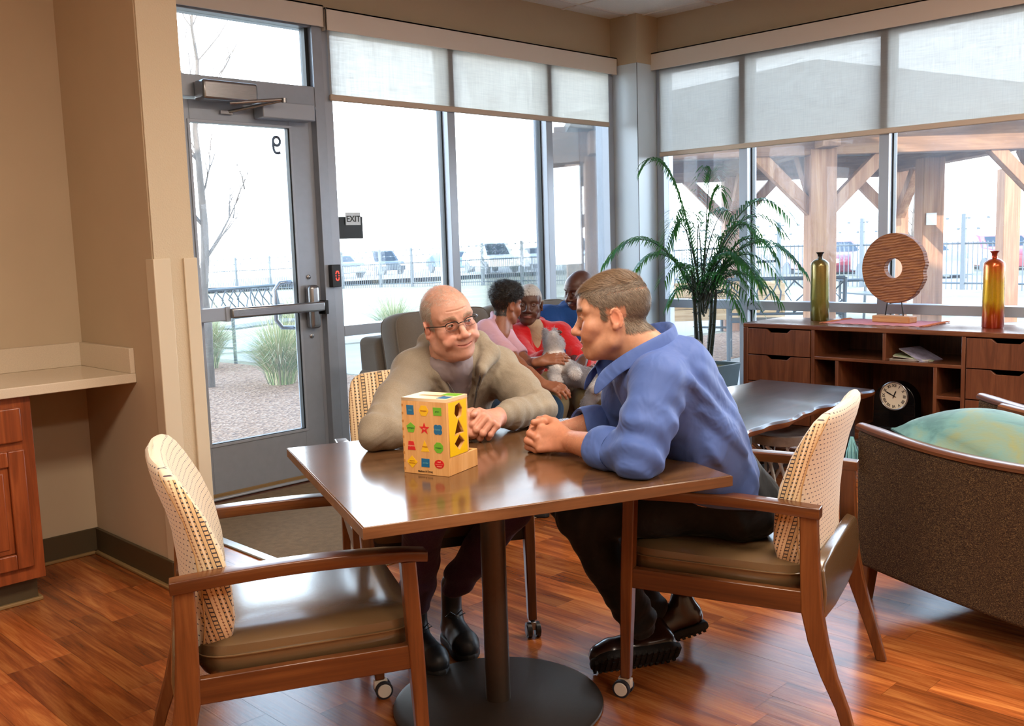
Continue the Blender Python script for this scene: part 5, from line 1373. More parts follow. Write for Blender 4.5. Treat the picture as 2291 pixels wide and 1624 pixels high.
def strands(name, verts, faces, MW, mt, parent, n, L, w, keep, flow, lift=.25, curl=0, seed=1, jit=.35):
    """thin tapered ribbons laid over a scalp; keep(p) -> probability, flow(p) -> direction"""
    r = np.random.RandomState(seed); c = verts[faces].mean(1); nr = np.cross(verts[faces[:, 2]] - verts[faces[:, 0]], verts[faces[:, 3]] - verts[faces[:, 1]]); ar = np.linalg.norm(nr, axis=1) + 1e-12; nr /= ar[:, None]
    p = ar * keep(c); p /= p.sum(); I = r.choice(len(c), n, p=p); P = c[I] + r.normal(0, .0006, (n, 3)); N_ = nr[I]; F_ = flow(P) + r.normal(0, jit, (n, 3)); F_ -= N_ * (F_ * N_).sum(1)[:, None]; F_ /= np.linalg.norm(F_, axis=1)[:, None] + 1e-9
    ll = L * r.uniform(.6, 1.15, n); K = 4 if not curl else 9; B = np.cross(F_, N_); vs = []
    for k in range(K + 1):
        t = k / K; lf = lift * (t - .62 * t * t) 
        q = P + F_ * (ll * t)[:, None] + N_ * (ll * lf)[:, None]
        if curl: a = r.uniform(0, 6.28, n) if k == 0 else a0 + t * 9; a0 = a if k == 0 else a0; q = P + N_ * (ll * t * .7)[:, None] + F_ * (curl * (np.cos(a0 + t * 9) - np.cos(a0)))[:, None] + B * (curl * (np.sin(a0 + t * 9) - np.sin(a0)))[:, None]
        ww = w * (1 - .8 * t); vs.append(q - B * ww); vs.append(q + B * ww)
    v = np.stack(vs, 1).reshape(-1, 3); m = 2 * (K + 1); base = np.arange(n)[:, None, None] * m; fq = np.array([[2 * k, 2 * k + 1, 2 * k + 3, 2 * k + 2] for k in range(K)])[None] + base
    return sdf_mesh([(v.astype(f32), fq.reshape(-1, 4), MW)], name, mt, parent)

def hand(S, wrist, d, n, th, curl, thumb, size=1.0, k=.006, spread=.12):
    """wrist position; d along the palm, n out of the back of the hand, th towards the thumb side; curl = 3 bends per finger"""
    w = V(wrist); d = V(d).normalized(); n = V(n); n = (n - d * n.dot(d)).normalized(); t = V(th); t = (t - d * t.dot(d) - n * t.dot(n)).normalized(); q = size
    pk = w + d * .085 * q
    S.cap(w - d * .03 * q, w + d * .012 * q, .027 * q, .027 * q, .012, flat=(n, .74))
    for o_, l0 in ((-.030, .078), (-.011, .086), (.010, .088), (.028, .084)):
        S.cap(w + d * .014 * q + t * o_ * .55 * q, w + d * l0 * q + t * o_ * q, .0145 * q, .0115 * q, .012)
    S.cap(w + d * .02 * q + t * .022 * q - n * .006 * q, w + d * .052 * q + t * .034 * q - n * .008 * q, .014 * q, .013 * q, .012)
    out = []
    for i, (o_, l0, L, r0) in enumerate(((.028, .086, (.042, .025, .020), .0100), (.010, .090, (.046, .029, .021), .0103), (-.011, .087, (.043, .027, .020), .0098), (-.030, .079, (.033, .020, .018), .0085))):
        p = w + d * l0 * q + t * o_ * q; dd = (d + t * (1.5 - i) * spread * .5).normalized(); nn = n.copy(); pts = [p.copy()]; cv = curl[i] if isinstance(curl[0], (list, tuple)) else curl
        for b_, l_ in zip(cv, L):
            c, s_ = math.cos(b_), math.sin(b_); dd, nn = dd * c - nn * s_, nn * c + dd * s_; p = p + dd * l_ * q; pts.append(p.copy())
        S.chain(pts, [r0 * q * 1.06, r0 * q, r0 * .92 * q, r0 * .78 * q], .0035)
        for j in (1, 2): S.ell(pts[j] + nn * .001, (r0 * 1.06 * q,) * 3, .004)
        out.append((pts[-1], dd, nn))
    tp = [w + d * .022 * q + t * .026 * q - n * .006 * q]
    for v_, l_ in zip(thumb, (.042, .030, .024)):
        dv = (d * v_[0] + t * v_[1] - n * v_[2]).normalized(); tp.append(tp[-1] + dv * l_ * q)
    S.chain(tp, [.0155 * q, .0120 * q, .0108 * q, .0090 * q], .006)
    out.append((tp[-1], (tp[-1] - tp[-2]).normalized(), n))
    return out
def nsum(P, fr, seed, n=5):
    """cheap smooth noise: sum of sines in random directions"""
    r = np.random.RandomState(seed); o = 0
    for k in range(n):
        d = r.normal(size=3); d /= np.linalg.norm(d); o = o + np.sin(P @ (d * fr * (1 + .5 * k)).astype(f32) + r.uniform(0, 6.28)) / (1 + .4 * k)
    return o / n * 1.6
def creases(P, joint, axis, rad, fr, amp, seed=0):
    """cloth rings bunching around a joint, across the limb axis"""
    a = np.array(axis, f32); a /= np.linalg.norm(a); q = P - np.array(joint, f32); w = np.exp(-(q * q).sum(1) / rad ** 2)
    s_ = np.sin((q @ a) * fr * .5 + 1.5 * nsum(P, 15, seed)); return amp * w * (.55 - 1.5 * np.abs(s_) ** 1.6) * (1 + .4 * nsum(P, 22, seed + 9))
# ---------------------------------------------------------------- clothing materials
def cloth(name, c1, c2=None, fleck=0, rough=.85, bump=.25, sheen=.08, sc=500, folds=1.0):
    t = NT(name); n = t.noise(t.coord(), sc, 2, .7); w_ = t.noise(t.coord(), 9, 4)
    c = t.mix(w_, hexc(c1), hexc(c2 or c1))
    if fleck: c = t.mix(t.math('MULTIPLY', t.math('SUBTRACT', n, .35, clamp=True), fleck), c, (.8, .78, .74, 1))
    t.setp(Base_Color=c, Roughness=rough, Sheen_Weight=sheen, Specular_IOR_Level=.25); 
    rf_ = t.math('MULTIPLY', t.noise(t.coord(), 7, 3, .5, .8), folds)
    b1 = t.n('ShaderNodeBump', i_Strength=.6, i_Distance=.03); t.l(rf_, b1.inputs['Height']); b2 = t.n('ShaderNodeBump', i_Strength=bump, i_Distance=.0008); t.l(n, b2.inputs['Height']); t.l(b1.outputs[0], b2.inputs['Normal']); t.l(b2.outputs[0], t.b.inputs['Normal']); return t.mat
M['hoodie'] = cloth('grey_melange', '#7E7362', '#958974', .4)
M['tee'] = cloth('grey_tee', '#8F8488', '#9C9194')
M['purple'] = cloth('purple_jersey', '#2E1838', '#3E2248', .1)
M['blue'] = cloth('blue_cotton', '#46609F', '#526CAC', 0, .62, .10, .06)
M['slate'] = cloth('charcoal_trousers', '#0E1216', '#161A20', 0, .7, .1)
M['pink'] = cloth('pink_polo', '#C29AAC', '#CFA8B6')
M['redc'] = cloth('red_wool', '#B80E16', '#CC1A20', 0, .9, .3, .4)
M['olive'] = cloth('olive_trousers', '#776C50', '#82765A')
M['navy'] = cloth('navy_shirt', '#123A78', '#1A4888')
M['beige'] = cloth('beige_trousers', '#B7A084', '#C6B094')
M['denim'] = cloth('denim', '#1C3A56', '#28486A')
M['creamk'] = cloth('beige_knit', '#A8927A', '#B49E84')
M['shoe'] = plain('black_shoe', '#151A20', .45, bump=.1, bs=120)
M['shoebrown'] = plain('dark_brown_leather', '#2A1814', .28, coat=.4)
M['sole'] = plain('rubber_sole', '#111112', .7, bump=.4, bs=90, bd=.003)
def L3(a, b, t): return tuple(a[i] + (b[i] - a[i]) * t for i in range(3))
def person(label, meshes): 
    o = sdf_mesh(meshes, 'person', M['skin']); tag(o, label, 'person'); return o
def shoe(parent, heel, toe, up=(0, 0, 1), mt=None, w=.045, laces=True, tread=False, hi=0):
    heel, toe = V(heel), V(toe); y = (toe - heel); L = y.length; y.normalize(); z = V(up); x = y.cross(z).normalized(); z = x.cross(y)
    m = Matrix((x, y, z)).transposed().to_4x4(); m.translation = heel
    S = SDF((-.07, -.05, -.02), (.07, L + .05, .15 + hi), .004)
    S.chain([(0, .03, .035), (0, L * .45, .032), (0, L * .72, .028), (0, L - .045, .024)], [.036, .034, .042, .036], .02)
    S.cap((0, .035, .06), (0, .045, .105 + hi), .034, .034, .02); S.cap((0, .06, .075), (0, L * .55, .05), .026, .024, .03)
    S.cut((0, 0, .006), (0, 0, -1)); 
    v, f_ = S.skin(); o = sdf_mesh([(v, f_, m)], 'shoe', mt or M['shoe'], parent)
    so = MB(); R = []
    prof = [(.0, .026), (.03, .038), (.10, .036), (L * .6, .043), (L * .8, .044), (L - .03, .034), (L - .003, .012)]
    pts = [(-a, b - .006) for b, a in prof] + [(a, b - .006) for b, a in prof[::-1]]
    for z_, k in ((-.014, .96), (-.008, 1.02), (.008, 1.02), (.014, .97)): R.append([m @ V((x_ * k, .5 * L + (y_ - .5 * L) * k, z_)) for x_, y_ in pts])
    so.loft(R); s_ = so.build('sole', M['sole'], o, bevel=.003)
    if tread:
        tr_ = MB()
        for k in range(15):
            y_ = .01 + (L - .03) * k / 14; ww = np.interp(y_, [q[0] for q in prof], [q[1] for q in prof])
            for sx in (-1, 1): tr_.box(m @ V((sx * ww * .9, y_, -.012)), (.012, .009, .012), rot=m.to_3x3())
            tr_.box(m @ V((0, y_, -.014)), (ww * 1.0, .007, .006), rot=m.to_3x3())
        tr_.build('tread', M['sole'], o)
    if laces:
        lb = MB()
        for k in range(4):
            y_ = L * (.38 + .09 * k); z_ = .088 - .011 * k
            lb.tube([m @ V((-.022, y_, z_ - .01)), m @ V((0, y_ + .008, z_ + .002)), m @ V((.022, y_, z_ - .01))], .0022, 5)
        for sx in (-1, 1): lb.tube([m @ V((0, L * .36, .096)), m @ V((sx * .02, L * .36, .112)), m @ V((sx * .034, L * .34, .098)), m @ V((sx * .012, L * .37, .094))], .002, 5)
        lb.build('laces', M['shoe'], o)
    return o
def slimbody(pel, chest, nk, shs, elbs, wrs, knees, anks):
    """the body under the clothes, one connected surface"""
    P = [pel, chest, nk] + shs + elbs + wrs + knees + anks; a = np.array(P)
    S = SDF(a.min(0) - .14, a.max(0) + .14, .013)
    S.chain([pel, chest, nk], [.095, .095, .052], .03)
    for sh, el, wr in zip(shs, elbs, wrs): S.cap(L3(chest, nk, .5), sh, .06, .042, .03); S.chain([sh, el, wr], [.04, .033, .024], .02)
    for i, (kn, an) in enumerate(zip(knees, anks)): S.cap(pel, kn, .075, .048, .03); S.cap(kn, an, .045, .03, .02)
    return S.skin()

# ================================================================ man in the grey hoodie
def old_man():
    base = '#C89884'; hc = head_colors(base, '#A86058', .5, '#8A6A50', stub='#B08070', eyel=.4, mw=1.4, sm=1)
    MW = frame((2.014, 2.300, 1.094), (-.29, -.94, -.05), roll=math.radians(12), s=.94)
    H = head_field(dict(res=.0017, mw=1.4, smile=1.0, folds=1.4, jowl=.9, nose=1.05, nosew=1.12, eye=.55, lip=.4, fw=1.02, jaw=1.12, neckdir=(.02, -.075, -.155), neck=1.05))
    hv, hf = H.skin()
    cc = np.array((1.952, 2.105, .802))
    Hs = SDF(cc - (.16, .15, .075), cc + (.16, .17, .11), .0024)
    # right hand lies inside, left hand closes over it
    wr = cc + (-.082, .055, -.010); wl = cc + (.088, .030, -.004)
    Hs.chain([(1.74, 2.235, .782), wr], [.040, .028], .01); Hs.chain([(2.2, 2.165, .79), wl], [.040, .029], .01)
    hand(Hs, wr, (.86, -.48, .04), (-.50, -.75, .42), (.05, .25, 1), [(1.0, 1.25, .7), (1.05, 1.3, .7), (1.1, 1.3, .7), (1.15, 1.3, .7)], [(.8, .35, .1), (1, .1, .25), (1, -.1, .35)], .98)
    hand(Hs, wl, (-.80, -.56, .10), (.10, -.62, .78), (-.50, .52, .64), [(1.05, 1.05, .45), (1.1, 1.1, .5), (1.15, 1.15, .5), (1.2, 1.15, .5)], [(.85, .35, -.1), (1, .15, .1), (1, 0, .3)], .98)
    hnv, hnf = Hs.skin()
    def hcol(v):
        c = np.repeat(lin('#CB947C')[None], len(v), 0); w = np.clip(.5 + .5 * nsum(v, 70, 3), 0, 1)[:, None] * .35; return c * (1 - w) + lin('#C07462')[None] * w
    pel, chest, nk = (2.24, 2.66, .52), (2.15, 2.50, .82), (2.06, 2.37, .95)
    shs = [(1.985, 2.44, .92), (2.295, 2.385, .905)]; elbs = [(1.70, 2.275, .790), (2.285, 2.175, .790)]; wrs = [tuple(wr), tuple(wl)]
    kn = [(1.83, 2.24, .50), (2.10, 2.14, .50)]; an = [(1.885, 2.36, .20), (2.045, 2.36, .21)]
    bv, bf = slimbody(pel, chest, nk, shs, elbs, wrs, kn, an)
    p = person('balding man in glasses and grey zip hoodie smiling with clasped hands at the table', [(hv, hf, MW, hc), (hnv, hnf, None, hcol), (bv, bf, None, flat_col(base))])
    eyes(p, MW, '#4A3A2C', (-.45, 1, -.05))
    # hoodie
    F = np.array((-.22, -.975, 0)); S = SDF((1.55, 1.93, .44), (2.60, 2.95, 1.08), .0072)
    S.chain([pel, L3(pel, chest, .5), chest], [.185, .175, .165], .04, flat=(F, .78)); S.cap(chest, (2.10, 2.41, .91), .165, .12, .05, flat=(F, .8))
    S.cap(L3(shs[0], chest, .1), L3(shs[1], chest, .1), .085, .085, .05)
    S.cap((2.085, 2.42, .955), shs[0], .060, .066, .03); S.cap((2.085, 2.42, .955), shs[1], .060, .066, .03)
    for sh, el, wr_ in zip(shs, elbs, wrs):
        S.chain([sh, L3(sh, el, .5), el], [.072, .066, .054], .03); S.cap(el, L3(el, wr_, .62), .053, .048, .025); S.cap(L3(el, wr_, .62), L3(el, wr_, .80), .048, .040, .012)
    # hood lying round the neck
    ring = [(1.995, 2.345, .925), (1.995, 2.395, .975), (2.055, 2.455, 1.01), (2.14, 2.475, 1.015), (2.225, 2.40, 1.0), (2.205, 2.32, .968), (2.120, 2.275, .925)]
    S.chain(ring, [.016, .028, .034, .040, .040, .034, .018], .016); S.chain([ring[0], (2.035, 2.335, .86), (2.075, 2.345, .77)], [.016, .011, .008], .012); S.chain([ring[-1], (2.128, 2.312, .86), (2.125, 2.335, .77)], [.018, .011, .008], .012)
    # open front
    S.chain([(2.050, 2.285, .955), (2.082, 2.315, .86), (2.100, 2.355, .76), (2.12, 2.40, .68)], [.056, .046, .026, .010], .006, 's')
    S.cap((2.055, 2.325, .985), (2.03, 2.28, 1.05), .066, .066, .006, 's')
    S.f += 0
    def wr2(P):
        o = .0022 * nsum(P, 24, 1)
        for sh, el, wr_ in zip(shs, elbs, wrs):
            a = np.array(el) - np.array(sh); o = o + creases(P, el, a, .11, 110, .0060, 2) + creases(P, sh, a, .10, 70, .0045, 3); b = np.array(wr_) - np.array(el); o = o + creases(P, L3(el, wr_, .45), b, .10, 120, .0045, 4)
        return o
    S.displace(wr2); S.cut((0, 0, .7405), (0, 0, -1), .003, ((1.55, 1.93, .44), (2.6, 2.45, .78)))
    v, f_ = S.skin(); ho = sdf_mesh([(v, f_)], 'hoodie', M['hoodie'], p)
    # tee shirt
    T = SDF((1.90, 2.15, .60), (2.30, 2.62, 1.02), .006); T.chain([L3(pel, chest, .5), chest], [.150, .146], .04, flat=(F, .78)); T.cap(chest, (2.09, 2.40, .91), .145, .10, .05, flat=(F, .8))
    T.cap((2.075, 2.385, .93), (2.058, 2.355, .955), .080, .078, .02); T.cap((2.052, 2.352, .985), (2.02, 2.305, 1.06), .062, .066, .003, 's'); cr = [(2.054 + .066 * math.cos(a), 2.350 + .062 * math.sin(a), .957 + .012 * math.sin(a)) for a in [2 * PI * k / 16 for k in range(17)]]; T.chain(cr, [.009] * 17, .004); T.displace(lambda P: .002 * nsum(P, 30, 5))
    v, f_ = T.skin(); sdf_mesh([(v, f_)], 'tee_shirt', M['tee'], p)
    zp = MB()
    for xs_, pts in ((0, [(2.005, 2.325, .92), (2.043, 2.318, .86), (2.080, 2.332, .77)]), (1, [(2.110, 2.262, .92), (2.122, 2.298, .86), (2.122, 2.325, .77)])): zp.tube(pts, .0030, 5)
    zp.build('zip', M['steel'], ho)
    # trousers and shoes
    S = SDF((1.66, 2.02, .08), (2.50, 2.86, .69), .0095); S.cap(pel, (pel[0] - .06, pel[1] - .1, .50), .15, .13, .04)
    for k, a in zip(kn, an): S.chain([(pel[0] + (k[0] - 1.93) * .35, pel[1] - .05, .52), k], [.090, .070], .03); S.chain([k, L3(k, a, .5), L3(k, a, .85), a], [.068, .058, .052, .040], .02)
    S.displace(lambda P: .006 * np.sin(P[:, 2] * 75 + 3 * nsum(P, 10, 7)) * np.exp(-((P[:, 2] - .2) / .12) ** 2) + .003 * nsum(P, 18, 8))
    v, f_ = S.skin(); sdf_mesh([(v, f_)], 'trousers', M['purple'], p)
    shoe(p, (1.915, 2.425, .0155), (1.85, 2.20, .0155), mt=M['shoe'], hi=.09); shoe(p, (2.07, 2.425, .0155), (1.985, 2.215, .0155), mt=M['shoe'], hi=.09)
    # hair: short white sides, thin on top
    hm = hair_mat('white_hair', '#8E857A', '#D8D2C8')
    keep = lambda c: ((np.abs(c[:, 0]) > .045) | (c[:, 1] < -.055)) * (c[:, 2] > -.012 - .055 * (c[:, 1] < -.04)) * (c[:, 2] < .085) * (c[:, 1] < .035 - .3 * np.clip(-c[:, 2], 0, 1)) * (c[:, 1] > -.13) * 1.0 * ~((np.abs(c[:, 0]) > .07) & (c[:, 1] > -.042) & (c[:, 1] < .016) & (c[:, 2] < .022)) * (1 - .75 * sstep(.045, .08, c[:, 2]))
    strands('hair', hv, hf, MW, hm, p, 9000, .016, .00055, keep, lambda P: np.stack([0 * P[:, 0], -.55 + 0 * P[:, 1], -.8 + 0 * P[:, 2]], 1), .22, seed=3)
    strands('hair_wisps', hv, hf, MW, hm, p, 1500, .020, .00022, lambda c: (c[:, 2] > .07) * 1.0, lambda P: np.stack([.3 + 0 * P[:, 0], .15 + 0 * P[:, 1], 0 * P[:, 2]], 1), .35, seed=5)
    strands('eyebrow', hv, hf, MW, hair_mat('brow_hair', '#7A604A', '#B09A80'), p, 160, .009, .0004, lambda c: (c[:, 1] > .06) * np.exp(-((c[:, 2] - .0235) / .0045) ** 2) * (np.abs(c[:, 0]) > .012) * (np.abs(c[:, 0]) < .052), lambda P: np.stack([np.sign(P[:, 0]), 0 * P[:, 0], .25 + 0 * P[:, 0]], 1), .3, seed=6)
    # glasses
    g = MB(); lens = MB(); bk = M['black']
    for s in (-1, 1):
        pts = [(s * (.0335 + .0215 * sp(math.cos(a), .62)), .1045 - .9 * abs(s * .0335 + s * .0215 * math.cos(a)) ** 2 * 3.2, .0 - .0135 * sp(math.sin(a), .62) * 1.0) for a in [2 * PI * k / 28 for k in range(28)]]
        g.tube([MW @ V(q) for q in pts[::1]], .00055, 5, closed=True)
        g.tube([MW @ V(q) for q in pts if q[2] > .004], .0017, 6)
        lens.add([MW @ V(q) for q in pts], [tuple(range(28))])
        g.tube([MW @ V(q) for q in ((s * .054, .0965, .006), (s * .068, .090, .007), (s * .078, .055, .005), (s * .0835, .0, -.002), (s * .082, -.018, -.006), (s * .080, -.030, -.022))], .0017, 6)
    g.tube([MW @ V(q) for q in ((-.0125, .1035, .004), (0, .1085, .007), (.0125, .1035, .004))], .0014, 6)
    fr_ = g.build('glasses', bk, p, smooth=True); lens.build('lens', glass('spectacle_lens', (.95, .96, .97, 1), 1.3), fr_)
    return p
old_man()
# ================================================================ man in the blue shirt
def blue_man():
    base = '#C49478'
    MW = frame((2.043, 1.668, 1.132), (-.60, .785, -.13), roll=math.radians(3), s=.935)
    H = head_field(dict(res=.0017, mw=1.1, smile=.8, open=.95, folds=0, nose=1.05, nosew=.95, eye=.8, lip=1.0, fw=.99, jaw=1.04, crown=1.0, neckdir=(.0, -.115, -.155), neck=1.12))
    hv, hf = H.skin(); hc = head_colors(base, '#B0685C', .45, '#8A6848', eyel=.3, mw=1.1, sm=.8, op=.95)
    cc = np.array((1.968, 1.862, .786))
    Hs = SDF(cc - (.16, .42, .075), cc + (.33, .20, .10), .0026)
    wn = cc + (.004, -.092, -.004); wf = cc + (.082, .010, -.004)
    en, ef = (1.905, 1.475, .790), (2.245, 1.80, .795)
    Hs.chain([en, L3(en, wn, .5), tuple(wn)], [.046, .042, .028], .01); Hs.chain([ef, L3(ef, wf, .5), tuple(wf)], [.046, .042, .029], .01)
    hand(Hs, wn, (-.38, .90, .06), (-.80, -.45, .38), (.25, .15, .95), [(.75, 1.35, .8), (.85, 1.35, .8), (.95, 1.35, .8), (1.0, 1.3, .8)], [(.75, .55, .2), (1, .25, .2), (1, -.05, .4)], 1.02)
    hand(Hs, wf, (-.93, .36, .02), (.30, .82, .42), (.1, -.2, .95), [(.85, 1.25, .7), (.9, 1.3, .7), (.95, 1.3, .7), (1.0, 1.3, .7)], [(.8, .6, .3), (1, .35, .1), (1, .1, .2)], 1.02)
    Hs.cut((0, 0, .7405), (0, 0, -1), .003)
    hnv, hnf = Hs.skin()
    def hcol(v):
        c = np.repeat(lin('#C48A6C')[None], len(v), 0); w = np.clip(.5 + .5 * nsum(v, 60, 3), 0, 1)[:, None] * .3; return c * (1 - w) + lin('#B86A52')[None] * w
    pel, mid, chest, nk = (2.395, 1.525, .575), (2.235, 1.525, .79), (2.145, 1.565, .93), (2.105, 1.592, 1.02)
    shs = [(2.015, 1.492, .962), (2.185, 1.715, .970)]; elbs = [en, ef]; wrs = [tuple(wn), tuple(wf)]
    kn = [(2.13, 1.875, .520), (2.24, 2.03, .53)]; an = [(2.285, 1.785, .17), (2.43, 1.85, .15)]
    bv, bf = slimbody(pel, chest, nk, shs, elbs, wrs, kn, an)
    p = person('man in a blue button shirt leaning on the table, seen from the side', [(hv, hf, MW, hc), (hnv, hnf, None, hcol), (bv, bf, None, flat_col(base))])
    eyes(p, MW, '#5A6A74', (.1, 1, .1))
    # shirt
    F = np.array((-.75, .66, 0)); S = SDF((1.72, 1.22, .52), (2.62, 2.10, 1.14), .0058)
    S.chain([pel, mid, chest], [.135, .135, .145], .05, flat=(F, .82)); S.cap(chest, (2.115, 1.60, .955), .140, .088, .05)
    S.cap(L3(shs[0], chest, .12), L3(shs[1], chest, .12), .068, .068, .05)
    for sh in shs: S.cap((2.11, 1.592, .958), sh, .058, .064, .03)
    S.chain([shs[0], L3(shs[0], en, .55), en], [.071, .070, .064], .03); S.cap(en, L3(en, wn, .36), .062, .054, .02)
    S.chain([shs[1], L3(shs[1], ef, .55), ef], [.070, .066, .058], .03); S.cap(ef, L3(ef, wf, .45), .058, .052, .02)
    for e, w, t in ((en, wn, .30), (ef, wf, .36)): S.cap(L3(e, w, t + .31), L3(e, w, t + .9), .075, .075, .002, 's')
    # collar: standing band and fold
    S.cap((2.105, 1.605, .99), (2.05, 1.650, 1.10), .058, .062, .004, 's')
    def wr2(P):
        o = .0014 * nsum(P, 20, 1) + creases(P, en, np.array(en) - np.array(shs[0]), .12, 120, .0065, 2) + creases(P, L3(shs[0], en, .5), np.array((.4, -.2, .9)), .10, 95, .0055, 12) + creases(P, ef, np.array(ef) - np.array(shs[1]), .10, 95, .0055, 3)
        # long drag folds from the armhole to the waist
        for a, b, w_, am in (((2.06, 1.41, .97), (2.40, 1.38, .60), .020, .0075), ((2.12, 1.44, .98), (2.46, 1.42, .66), .016, .0065), ((2.02, 1.42, .90), (2.30, 1.37, .56), .018, .0065), ((2.10, 1.42, .88), (2.38, 1.36, .66), .012, .005), ((2.22, 1.44, .95), (2.48, 1.47, .70), .013, .0045)):
            a, b = np.array(a), np.array(b); ba = b - a; t = np.clip(((P - a) @ ba) / (ba @ ba), 0, 1); d = np.linalg.norm(P - a - t[:, None] * ba, axis=1); o = o + am * (np.exp(-(d / w_) ** 2) - .6 * np.exp(-((d - w_ * 1.8) / w_) ** 2))
        wz = np.exp(-((P[:, 2] - .60) / .09) ** 2); o = o + .0035 * wz * np.sin(60 * (P[:, 0] + P[:, 1] * .3) + 3 * nsum(P, 9, 5))
        return o
    S.displace(wr2); S.cut((0, 0, .7412), (0, 0, -1), .003, ((1.70, 1.22, .44), (2.03, 2.05, .78))); S.cut((0, 0, .7412), (0, 0, -1), .003, ((2.03, 1.72, .44), (2.40, 2.10, .78))); S.cut((2.36, 1.5, .565), (-.15, .0, -1), .004)
    v, f_ = S.skin(); sh = sdf_mesh([(v, f_)], 'shirt', M['blue'], p)
    # rolled cuffs and a folded collar, each its own piece of cloth
    for e, w, t in ((en, wn, .30), (ef, wf, .36)):
        e, w = V(e), V(w); d = (w - e).normalized(); q = d.to_track_quat('Z', 'Y').to_matrix(); b = MB(); R_ = []
        for r_, s_ in ((.046, .055), (.052, .068), (.0585, .070), (.0625, .060), (.063, .035), (.0615, .008), (.055, -.006), (.050, 0)):
            R_.append([e + (w - e) * t + q @ V((max(-1e9, r_ * (1 + .05 * math.sin(3 * a + t * 9)) * math.cos(a)), r_ * (1 + .04 * math.sin(2 * a)) * math.sin(a), s_ + .006 * math.sin(2 * a + 1))) for a in [2 * PI * k / 28 for k in range(28)]])
        R_ = [[V((v.x, v.y, max(v.z, .7412))) for v in r] for r in R_]; b.loft(R_, cap=False); b.build('cuff', M['blue'], sh, smooth=True)
    col = [(1.992, 1.655, .980), (2.000, 1.605, 1.018), (2.022, 1.560, 1.048), (2.072, 1.528, 1.074), (2.140, 1.530, 1.092), (2.186, 1.585, 1.098), (2.176, 1.650, 1.088), (2.130, 1.700, 1.058), (2.070, 1.718, 1.012), (2.020, 1.705, .980)]
    cen = V((2.105, 1.615, 0)); vs = []
    for k, c_ in enumerate(col):
        c_ = V(c_); o_ = (c_ - cen); o_.z = 0; o_.normalize(); tip = 1 + 1.1 * (k in (0, 9))
        vs += [c_ - o_ * .004 + V((0, 0, -.038)), c_ - V((0, 0, .004)), c_ + o_ * .003 + V((0, 0, .008)), c_ + o_ * .009 + V((0, 0, .002)), c_ + o_ * .016 * tip - V((0, 0, .020)), c_ + o_ * .021 * tip - V((0, 0, .040 * tip))]
    b = MB(); b.add(vs, [(6 * k + j_, 6 * k + j_ + 1, 6 * k + j_ + 7, 6 * k + j_ + 6) for k in range(len(col) - 1) for j_ in range(5)]); o_ = b.build('collar', M['blue'], sh, smooth=True)
    md = o_.modifiers.new('t', 'SOLIDIFY'); md.thickness = .004; md.offset = 0; md = o_.modifiers.new('s', 'SUBSURF'); md.levels = 2; md.render_levels = 2
    # trousers, belt
    S = SDF((1.98, 1.34, .08), (2.64, 2.16, .72), .0085)
    S.cap((2.405, 1.49, .56), (2.43, 1.60, .56), .115, .115, .04); S.cap((2.39, 1.53, .60), (2.38, 1.53, .63), .125, .12, .03, flat=(F, .85))
    for i, (k, a) in enumerate(zip(kn, an)):
        h = ((2.42, 1.52, .555), (2.46, 1.63, .555))[i]
        S.chain([h, L3(h, k, .5), k], [.092, .083, .072], .035); S.chain([k, L3(k, a, .45), a], [.070, .063, .060], .025)
    def wt(P):
        o = .0015 * nsum(P, 22, 4)
        for i, (k, a) in enumerate(zip(kn, an)): o = o + creases(P, k, np.array((-.7, .7, .2)), .11, 110, .006, 21) + creases(P, a, np.array(a) - np.array(k), .11, 110, .006, 22) + creases(P, (2.28, 1.42, .56), (.7, -.3, .5), .12, 90, .006, 23)
        return o
    S.displace(wt); v, f_ = S.skin(); tr_ = sdf_mesh([(v, f_)], 'trousers', M['slate'], p)
    b = MB(); b.tube([(2.385 + .118 * math.cos(a) * 1.0, 1.53 + .118 * math.sin(a), .622 - .10 * math.cos(a) * .35) for a in [2 * PI * k / 32 for k in range(32)]], .013, 8, closed=True, flat=.4, up=(0, 0, 1)); b.build('belt', M['shoebrown'], tr_, smooth=True)
    shoe(p, (2.405, 1.725, .050), (2.165, 1.885, .035), up=(.50, .62, .62), mt=M['shoebrown'], laces=True, tread=True)
    shoe(p, (2.565, 1.735, .085), (2.345, 1.90, .018), up=(-.15, .3, 1), mt=M['shoebrown'], tread=True)
    hm = hair_mat('short_brown_grey_hair', '#4E4238', '#958674'); hm2 = hair_mat('hair_crown', '#5A4430', '#8A7258')
    def keep(c):
        x, y, z = np.abs(c[:, 0]), c[:, 1], c[:, 2]
        hl = (z > .070 - .35 * np.clip(.085 - y, 0, .06) - .9 * np.clip(x - .045, 0, 1) * (y > .02)) | ((y < .030 - .12 * np.clip(-z, 0, 1)) & (z > -.012)) | ((y < -.034) & (z > -.070))
        ear = (x > .062) & (y > -.042) & (y < .018) & (z < .024)
        return (hl & ~ear) * (z > -.056 ) * (z > -.05 - 1.0 * np.clip(-.02 - y, 0, .035)) * 1.0
    fl = lambda P: np.stack([.25 * np.sign(P[:, 0]), .55 * (P[:, 2] > .06) - .55 * (P[:, 2] < .06), -.75 * (P[:, 2] < .06)], 1)
    sv = hv + 0; strands('hair', hv, hf, MW, hm, p, 26000, .017, .0006, keep, fl, .30, seed=3, jit=.25)
    strands('hair_top', hv, hf, MW, hm2, p, 9000, .030, .0006, lambda c: keep(c) * (c[:, 2] > .075), lambda P: np.stack([.35 + 0 * P[:, 0], .9 + 0 * P[:, 1], .1 + 0 * P[:, 2]], 1), .42, seed=4, jit=.25)
